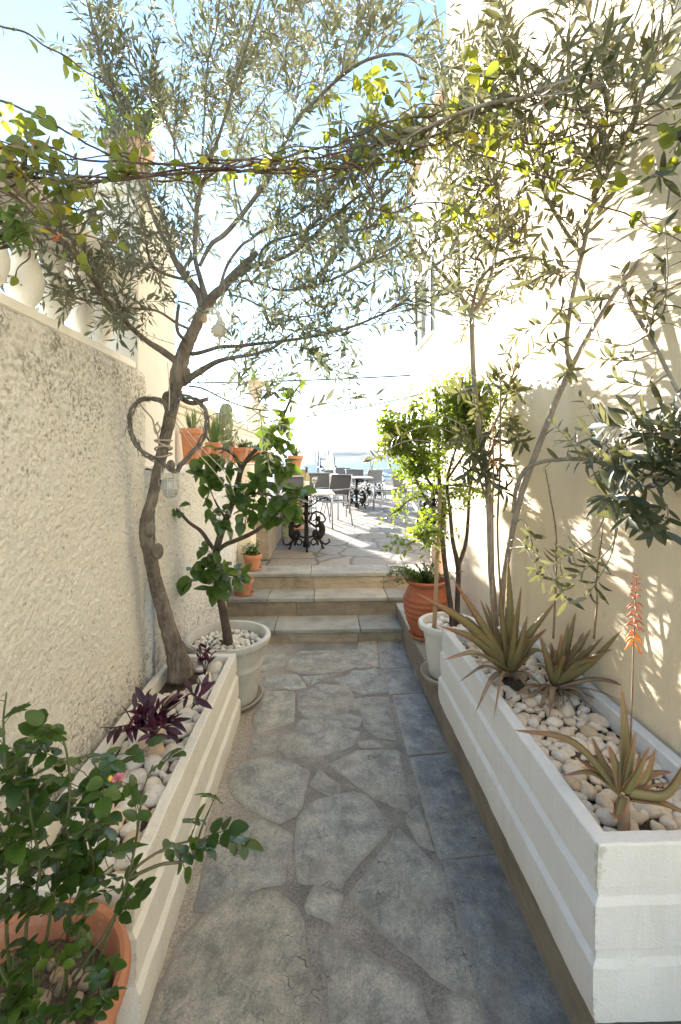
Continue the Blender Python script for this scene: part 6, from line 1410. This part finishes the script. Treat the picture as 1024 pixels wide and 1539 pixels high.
sp_ = dome(uc, .16, .15, 46)+dome(uc, .12, .10, 26, (-.20, -.05, .04))+[uc+np.array([-.32, -.03, .10]), uc+np.array([-.36, 0, .02]), uc+np.array([-.30, -.05, .16])]
tuft('leafy_herb', 'small leaved herb spilling to the left over the red clay urn', uc, sp_, 'herb', 'simple', 20, .026, (.5, .65), r0=.3)
pc = np.array([P2[0], P2[1], P2[2]+.14]); tuft('flowering_plant', 'compact plant with small white flowers in the terracotta pot on the top step', pc, dome(pc, .10, .11, 40), 'citrus', 'simple', 13, .032, (.4, .55), flowers=('white_fl', 26, .011), r0=.6)
pc = np.array([PP[0], PP[1], PP[2]+.19]); tuft('flowering_plant', 'airy reddish plant in the pot on the orange pillar', pc, dome(pc, .20, .26, 40)+dome(pc, .34, .55, 16, (.15, 0, 0)), 'herb', 'simple', 14, .03, (.4, .6), flowers=('pink', 20, .012), r0=.4)
for (x, y, h, n, mat, lb, r0) in ((-.90, 5.30, .12, 40, 'herb', 'trailing grey green plant in the nearer terracotta trough', .5), (-.86, 5.98, .11, 34, 'citrus', 'dark low succulents in the farther terracotta trough', .1)):
    pc = np.array([x, y, SH+.15]); sp_ = [pc+np.array([random.gauss(0, .06), random.uniform(-.2, .2), random.uniform(.02, h)]) for _ in range(n)]+([pc+np.array([.10, random.uniform(-.22, -.05), random.uniform(-.10, .02)]) for _ in range(12)] if mat == 'herb' else [])
    tuft('trough_plant', lb, pc, sp_, mat, 'simple', 10, .03, (.3, .45), r0=r0)
pc = np.array([-1.03, 3.72, SH+.25])
def blades(name, label, c, n, L, w, mat, spread, cat='plant', kind='lance'):
    t = thing(name, label, cat, tuple(c)); lv = Leaves(kind)
    for k in range(n):
        a = random.uniform(0, 6.28); s = spread*random.uniform(.2, 1); d = nrm([math.cos(a)*s, math.sin(a)*s, 1]); l = L*random.uniform(.55, 1.1); lv.put(np.array(c)+np.array([math.cos(a), math.sin(a), 0])*.012, d, nrm([math.cos(a), math.sin(a), .3]), l, w*random.uniform(.8, 1.2))
    b = MB(); lv.into(b); b.build('blades', M[mat], t); return t
blades('upright_plant', 'thin upright plant in the tall terracotta pot on the low wall', pc, 34, .20, .012, 'aloe_strip', .5)
blades('spiky_succulent', 'spiky green succulent rosette on the low wall behind the heart wreath', np.array([-1.02, 4.42, SH+.17]), 60, .27, .022, 'aloe_strip', .95, 'succulent')
blades('spiky_succulent', 'paler spiky succulent beside the cactus', np.array([-.99, 4.75, SH+.12]), 40, .25, .018, 'aloe_strip', 1.0, 'succulent')
# cactus
cc = np.array([-1.04, 5.06, SH+.18]); t = thing('cactus', 'tall ribbed columnar cactus among the pots on the low wall', 'cactus', tuple(cc))
pr = [(.045, 0), (.058, .08), (.066, .25), (.066, .36), (.058, .42), (.038, .455), (.001, .465)]
b = MB(); b.lathe(cr(np.c_[np.array(pr), np.zeros(7)], 5)[:, :2], cc, 48, fx=lambda V, a: V*np.r_[1, 1, 1]*(1+.10*np.cos(a*12)[None, :, None]*np.array([1, 1, 0]))); b.build('stem', M['cactus'], t)
b = MB()
for k in range(12):
    for z in np.linspace(.03, .43, 20):
        a = 2*math.pi*k/12; r = np.interp(z, [p[1] for p in pr], [p[0] for p in pr])*1.1; p = cc+np.array([r*math.cos(a), r*math.sin(a), z])
        for _ in range(3): b.tube([p, p+nrm(np.array([math.cos(a), math.sin(a), 0])+.7*rv())*.022], [.0008, .0003], 3)
b.build('spines', M['label'], t)
# fern
fc = np.array([FC[0], FC[1], FC[2]+.30]); t = thing('fern', 'bright backlit fern growing in the clay pot on the left pier', 'fern', tuple(fc)); lv = Leaves('simple'); b = MB()
for k in range(30):
    a = random.uniform(0, 6.28); s = random.uniform(.1, .55); S = shoot(fc+np.array([math.cos(a), math.sin(a), 0])*.04, [math.cos(a)*s, math.sin(a)*s, 1], random.uniform(.26, .46), 12, .10, .05); b.tube(S, [.002, .0008], 4, caps=False)
    x = nrm(np.cross(S[-1]-S[0], rv()))
    for q in range(30):
        p, tt = along(S, .12+.88*q/30); l = .036*math.sin(math.pi*(.15+.83*q/30))**.8
        for sg in (1, -1): lv.put(p, nrm(x*sg+tt*.25), nrm(np.cross(x, tt)), l, .011, random.random())
b.build('fronds', M['fern'], t); b = MB(); lv.into(b); b.build('leaflets', M['fern'], t)
# urn plant
uc2 = np.array([UC[0], UC[1], UC[2]+.38]); tuft('urn_plant', 'small green plant in the pale urn', uc2, dome(uc2, .16, .28, 26), 'fern', 'lance', 7, .09, (.15, .25)); 
b = MB(); lv = Leaves('lance')
# berry shrub at the left edge
bc = np.array([-1.02, 1.20, 2.08]); t = thing('berry_shrub', 'dark glossy shrub with a few red berries at the left edge', 'shrub', tuple(bc)); lv = Leaves('ovate'); b = MB(); bb = MB()
for px, py, Y in ((8, 325, 1.2), (22, 340, 1.2), (5, 352, 1.2), (28, 318, 1.2), (12, 368, 1.2), (-5, 330, 1.2), (32, 350, 1.2)):
    e = U(px, py, Y=Y); P = cr([bc, (bc+e)/2+rv()*.02, e], 5); b.tube(P, .003, 5)
    for _ in range(6): l = random.uniform(.03, .048); lv.put(e+rv()*.02, nrm(rv()+np.array([.2, 0, -.1])), nrm(UPV+rv()*.6), l, l*.55, random.uniform(0, .5))
for _ in range(7): bb.sphere(U(86+random.uniform(-6, 6), 357+random.uniform(-5, 5), Y=1.3), .004, 8, 6)
e = U(86, 357, Y=1.3); b.tube(cr([bc, (bc+e)/2, e], 5), .0022, 5)
b.build('stems', M['citrus_bark'], t); mb_ = MB(); lv.into(mb_); mb_.build('leaves', M['citrus'], t); bb.build('berries', M['flower'], t)
# =================================================================== climbing vine on its wire
t = thing('climbing_vine', 'twisting brown climbing vine with yellow green leaves strung across above the path', 'vine', (0, 1.5, 2.4))
VS = [([(-60, 258, 1.42), (0, 262, 1.45), (60, 264, 1.48), (150, 269, 1.5), (250, 266, 1.52), (340, 263, 1.54), (430, 263, 1.56), (500, 262, 1.58), (560, 256, 1.6), (640, 240, 1.62)], .0058),
 ([(-40, 236, 1.42), (40, 246, 1.45), (110, 258, 1.49), (200, 266, 1.51), (300, 258, 1.53), (400, 266, 1.55), (480, 270, 1.57), (540, 262, 1.59)], .0045),
 ([(0, 150, 1.4), (60, 172, 1.44), (120, 204, 1.47), (180, 236, 1.5), (260, 252, 1.52), (340, 247, 1.54), (450, 252, 1.56), (530, 270, 1.58), (556, 300, 1.6)], .004),
 ([(-30, 232, 1.40), (60, 214, 1.44), (130, 236, 1.47), (230, 246, 1.5), (330, 258, 1.52), (420, 246, 1.55), (500, 228, 1.57), (570, 194, 1.58), (640, 176, 1.58), (700, 160, 1.56), (780, 152, 1.5), (860, 166, 1.44), (940, 166, 1.38), (1060, 148, 1.32)], .0042),
 ([(300, 248, 1.53), (380, 256, 1.54), (460, 248, 1.56), (520, 236, 1.58), (580, 240, 1.6), (650, 205, 1.6), (720, 200, 1.56), (800, 216, 1.48), (860, 205, 1.42), (930, 188, 1.36), (1050, 170, 1.3)], .0042),
 ([(640, 176, 1.58), (690, 216, 1.56), (740, 240, 1.54), (800, 256, 1.48), (860, 278, 1.42), (920, 306, 1.36), (975, 336, 1.32), (1050, 380, 1.28)], .0036),
 ([(500, 240, 1.57), (540, 262, 1.58), (556, 290, 1.59), (570, 322, 1.58), (550, 338, 1.57), (556, 312, 1.56), (590, 318, 1.56), (640, 312, 1.56), (690, 318, 1.55), (730, 342, 1.54), (770, 360, 1.52), (800, 352, 1.5)], .0036),
 ([(-20, 270, 1.36), (30, 300, 1.38), (80, 345, 1.40), (120, 380, 1.42), (150, 400, 1.44)], .003),
 ([(-10, 230, 1.36), (50, 270, 1.38), (90, 320, 1.40), (100, 345, 1.41), (130, 350, 1.42), (170, 360, 1.45), (160, 330, 1.46), (120, 310, 1.45)], .0028),
 ([(150, 269, 1.5), (140, 290, 1.5), (146, 310, 1.5), (130, 330, 1.49), (105, 340, 1.48)], .0026),
 ([(-10, 340, 1.34), (30, 330, 1.36), (40, 380, 1.36), (30, 400, 1.35), (15, 430, 1.34)], .0028),
 ([(0, 45, 1.36), (50, 62, 1.4), (100, 92, 1.44), (150, 122, 1.47), (185, 150, 1.5), (210, 200, 1.51), (215, 250, 1.51)], .0034),
 ([(790, 210, 1.48), (800, 180, 1.46), (830, 200, 1.45), (850, 205, 1.43), (840, 190, 1.42), (800, 235, 1.48), (780, 300, 1.5)], .0026),
 ([(690, 216, 1.56), (710, 260, 1.55), (725, 300, 1.55), (722, 330, 1.55)], .0024),
 ([(470, 248, 1.56), (500, 235, 1.56), (480, 130, 1.56), (440, 135, 1.56), (410, 160, 1.55)], .002)]
lv = Leaves('ovate')
for pts, r in VS:
    P = cr(UP(pts), 8); P = P+.007*np.c_[vn(P*22, 1), vn(P*22, 2), vn(P*22, 3)]+.028*np.c_[vn(P*5, 4)*.3, vn(P*5, 5), vn(P*5, 6)]
    b = MB(); b.tube(P, r*.82*np.interp(np.linspace(0, 1, len(P)), [0, .7, 1], [1, .9, .45]), 7, bump=.10); mstem = b
    if r > .004:
        for q in (1,):
            s_ = np.linspace(0, 1, len(P)); am = .012+.03*np.abs(vn(P*5+q*9, q)); a_ = s_*6.28*(4+q)+q*2
            Q = P+np.c_[am*.5*np.cos(a_*.7), am*np.cos(a_), am*1.2*np.sin(a_)]+.02*np.c_[vn(P*4, q+20), vn(P*4, q+21), vn(P*4, q+22)]
            b = MB(); b.tube(Q, r*random.uniform(.38, .55), 6, bump=.1); b.build('stem', M['vine'], t)
    n = int(plen(P)*(26 if r > .004 else 34)); tw = mstem
    for k in range(n):
        if random.random() < .25: continue
        p, tt = along(P, random.random()); d = nrm(rv()+np.array([0, -.1, -.25])); e = p+d*random.uniform(.012, .03); tw.tube([p, e], .0009, 4, caps=False)
        l = random.uniform(.026, .046); lv.put(e, nrm(d+.4*rv()+np.array([0, 0, -.3])), nrm(rv()+np.array([0, -.6, .5])), l, l*random.uniform(.58, .74), min(1, max(0, random.gauss(.48, .24))))
    mstem.build('stem', M['vine'], t)
for cx, cy, Y, n in ((175, 225, 1.46, 9), (60, 200, 1.44, 8), (100, 270, 1.47, 6), (25, 200, 1.42, 7), (700, 120, 1.5, 6), (575, 120, 1.55, 5), (760, 110, 1.5, 7), (740, 200, 1.5, 8), (1000, 215, 1.28, 7), (560, 150, 1.6, 7), (620, 165, 1.6, 6), (690, 320, 1.5, 5), (80, 300, 1.42, 8), (30, 240, 1.38, 8), (850, 270, 1.4, 3), (930, 280, 1.3, 3)):
    c = U(cx, cy, Y=Y)
    for _ in range(int(n*2)): l = random.uniform(.034, .056); lv.put(c+rv()*.055, nrm(rv()+np.array([0, 0, -.3])), nrm(rv()+np.array([0, -.8, .5])), l, l*random.uniform(.6, .76), min(1, max(0, random.gauss(.5, .25))))
b = MB(); lv.into(b); b.build('leaves', M['vineleaf'], t)
# =================================================================== things hung in the old olive
def heart(n=120):
    H = []
    for k in range(n):
        a = 2*math.pi*k/n; H.append((16*math.sin(a)**3, 13*math.cos(a)-5*math.cos(2*a)-2*math.cos(3*a)-math.cos(4*a)))
    H = np.array(H); H[:, 0] /= 16; H[:, 1] = (H[:, 1]+17)/29; return H
hp = [(254, 622), (246, 606), (228, 599), (208, 603), (197, 622), (195, 645), (203, 664), (218, 682), (236, 692), (252, 701), (264, 709), (270, 700), (288, 682), (303, 662), (311, 640), (309, 619), (299, 603), (283, 596), (267, 603), (257, 622)]
P0 = UP([(x, y, 2.235 if k < 12 else 2.25) for k, (x, y) in enumerate(hp)]); P = cr(np.vstack([P0, P0[:1]]), 8)
hw = thing('heart_wreath', 'heart shaped wreath of woven dark twigs hung on the olive trunk', 'wreath', tuple(P0[11]))
for k in range(7):
    ph = k*.9; s = np.linspace(0, 1, len(P)); T_ = np.gradient(P, axis=0); T_ /= np.linalg.norm(T_, axis=1)[:, None]; a = np.cross(T_, [0, 1., 0]); a /= np.linalg.norm(a, axis=1)[:, None]
    ang = ph+s*6.28*(7+k % 3)*(1 if k % 2 else -1); rr = .0085+.004*vn(P*30+k, k)
    Q = P+a*(rr*np.cos(ang))[:, None]+np.array([0, 1., 0])*(rr*np.sin(ang))[:, None]
    b = MB(); b.tube(Q, random.uniform(.0032, .0048), 6, caps=False, bump=.15); b.build('twig', M['wicker'], hw)
b = MB()
for _ in range(150):
    p, tt = along(P, random.random()); S = shoot(p+rv()*.012, nrm(tt*random.choice((1, -1))+.5*rv()), random.uniform(.02, .06), 4); b.tube(S, [.002, .0008], 4)
b.build('loose_twig', M['wicker'], hw)
b = MB(); b.tube(UP([(254, 618, 2.22), (255, 590, 2.215), (253, 560, 2.22), (252, 545, 2.24)]), .0022, 5); b.build('hanging_string', M['string'], hw)
def lantern():
    c = U(256, 733, Y=2.22); z0, z1 = U(256, 748, Y=2.22)[2], U(256, 719, Y=2.22)[2]; h = z1-z0; r = .038
    t = thing('glass_lantern', 'small hanging jar lantern in a white wire cage beside the trunk', 'lantern', (c[0], c[1], z0))
    b = MB(); b.lathe([(.001, 0), (r*.55, .002), (r*.85, h*.2), (r, h*.45), (r*.98, h*.8), (r*.9, h), (r*.86, h), (r*.93, h*.8), (r*.94, h*.45), (r*.8, h*.22), (.001, .006)], (c[0], c[1], z0), 24, cap=False); b.build('jar', M['jar'], t)
    b = MB()
    for q in (.12, .5, .95, 1.25): b.tube([np.array([c[0]+r*1.06*math.cos(a)*(1 if q > .2 else .8), c[1]+r*1.06*math.sin(a)*(1 if q > .2 else .8), z0+h*q]) for a in np.linspace(0, 6.283, 25)], .0014, 5, caps=False)
    for k in range(8): a = k*.785; b.tube([np.array([c[0]+r*1.06*math.cos(a)*s_, c[1]+r*1.06*math.sin(a)*s_, z0+h*q]) for q, s_ in ((.0, .4), (.12, .8), (.5, 1), (1.25, 1))], .0014, 5)
    b.build('wire_cage', M['string'], t)
    b = MB(); a0 = U(243, 694, Y=2.25); b.tube(cr([a0, U(246, 706, Y=2.23), np.array([c[0]-r, c[1], z0+h*1.25])], 5), .0014, 5); b.tube(cr([a0, np.array([c[0]+r, c[1], z0+h*1.25])], 5), .0012, 5)
    b.build('hanging_string', M['string'], t)
    b = MB(); q = U(242, 724, Y=2.22); b.box(q[0]-.011, q[0]+.011, q[1]-.003, q[1]+.003, q[2]-.02, q[2]+.014, 0, .0025); b.tube([a0, q+np.array([0, 0, .014])], .0012, 5); b.build('paper_tag', M['label'], t)
lantern()
def ornament():
    c = U(329, 497, Y=2.10)
    t = thing('hanging_dove', 'woven dove shaped ornament hanging right of the olive fork', 'ornament', (c[0], c[1], c[2]-.06))
    b = MB(); b.sphere(c, .036, 18, 12, sc=(1, .75, .85)); V = b.v[0]; b.v[0] = V+.003*np.sin((V[:, 2:3]-c[2])*420+(V[:, 0:1]-c[0])*160)*np.r_[1, 1, .2]; b.build('body', M['glassball'], t)
    b = MB(); b.tube(cr([c+[.0, 0, .02], c+[.005, 0, .05], c+[-.004, 0, .072]], 6), [.018, .012, .007], 10); b.sphere(c+[-.004, 0, .078], .011, 10, 8); b.tube([c+[-.012, 0, .078], c+[-.026, 0, .074]], [.004, .001], 6); b.build('head', M['glassball'], t)
    b = MB(); b.tube(cr([c+[.0, 0, -.025], c+[.002, 0, -.05], c+[.0, 0, -.072]], 5), [.016, .010, .003], 8, flat=.5); b.build('tail', M['glassball'], t)
    b = MB(); b.tube(cr([c+[.062, .01, .03], c+[.058, .01, .055], c+[.066, .01, .07]], 5), [.004, .016, .003], 8, flat=.4); b.tube([c+[.03, 0, .0], c+[.062, .01, .03]], .003, 5); b.build('wing', M['glassball'], t)
    b = MB(); b.tube(cr([c+[-.004, 0, .088], U(333, 460, Y=2.12), U(338, 428, Y=2.16)], 5), .0012, 4); b.build('hanging_string', M['string'], t)
    c2 = U(307, 479, Y=2.19)
    t = thing('wooden_tag', 'small wooden disc tied with string at the olive fork', 'ornament', tuple(c2)); b = MB(); b.sphere(c2, .016, 14, 10, sc=(1, .5, 1.35)); b.build('disc', M['bamboo'], t)
    b = MB()
    for k in range(5): b.tube(cr([c2+[0, 0, .018], c2+np.array([random.uniform(0, .05), -.01, random.uniform(0, .05)]), c2+np.array([random.uniform(.0, .06), .0, random.uniform(.02, .06)]), c2+[.02, .02, .04]], 5), .0015, 4)
    b.build('string', M['string'], t)
ornament()
# rope lashed round the trunk, and guy lines
b = MB()
for k, (yy, tilt) in enumerate(((662, .0), (674, .012), (684, -.01), (668, .018))):
    c = U(246, yy, Y=2.34); r = .040
    b.tube([np.array([c[0]+r*math.cos(a), c[1]+r*math.sin(a), c[2]+tilt*math.cos(a+k)]) for a in np.linspace(0, 6.283, 33)], .0048, 7, caps=False, bump=.1)
b.tube(cr(UP([(178, 548, 2.42), (186, 566, 2.42), (200, 590, 2.4), (214, 612, 2.36), (228, 628, 2.32), (232, 640, 2.29), (236, 650, 2.29), (240, 666, 2.29)]), 6), .0042, 7, bump=.1)
b.tube(cr(UP([(236, 636, 2.28), (241, 644, 2.275), (235, 652, 2.28), (232, 642, 2.28), (238, 634, 2.28)]), 6), .004, 7)
b.build('rope', M['rope']); o = COL.objects['rope']; tag(o, 'grey rope lashed round the olive trunk and led up to the wall', 'rope')
for k, (pts, lb) in enumerate((([(266, 628, 2.29), (300, 670, 2.45), (340, 712, 2.65), (352, 742, 2.8), (354, 746, 2.98)], 'upper pale guy string from the olive trunk to the broad-leaved shrub'), ([(264, 634, 2.29), (290, 672, 2.45), (325, 712, 2.65), (350, 750, 2.98)], 'lower pale guy string from the olive trunk to the broad-leaved shrub'))):
    b = MB(); b.tube(cr(UP(pts), 5), .0028, 5); tag(b.build('guy_string', M['string']), lb, 'string')
b = MB(); b.tube(cr(UP([(268, 588, 2.3), (275, 600, 2.29), (290, 606, 2.27), (304, 602, 2.25), (312, 600, 2.24)]), 5), sc(8, 7, 6.5, 6, 6), 9, bump=.15); b.build('limb', M['bark'], T.t)
b = MB(); b.sphere((0, 0, 0), 1, 4, 3)
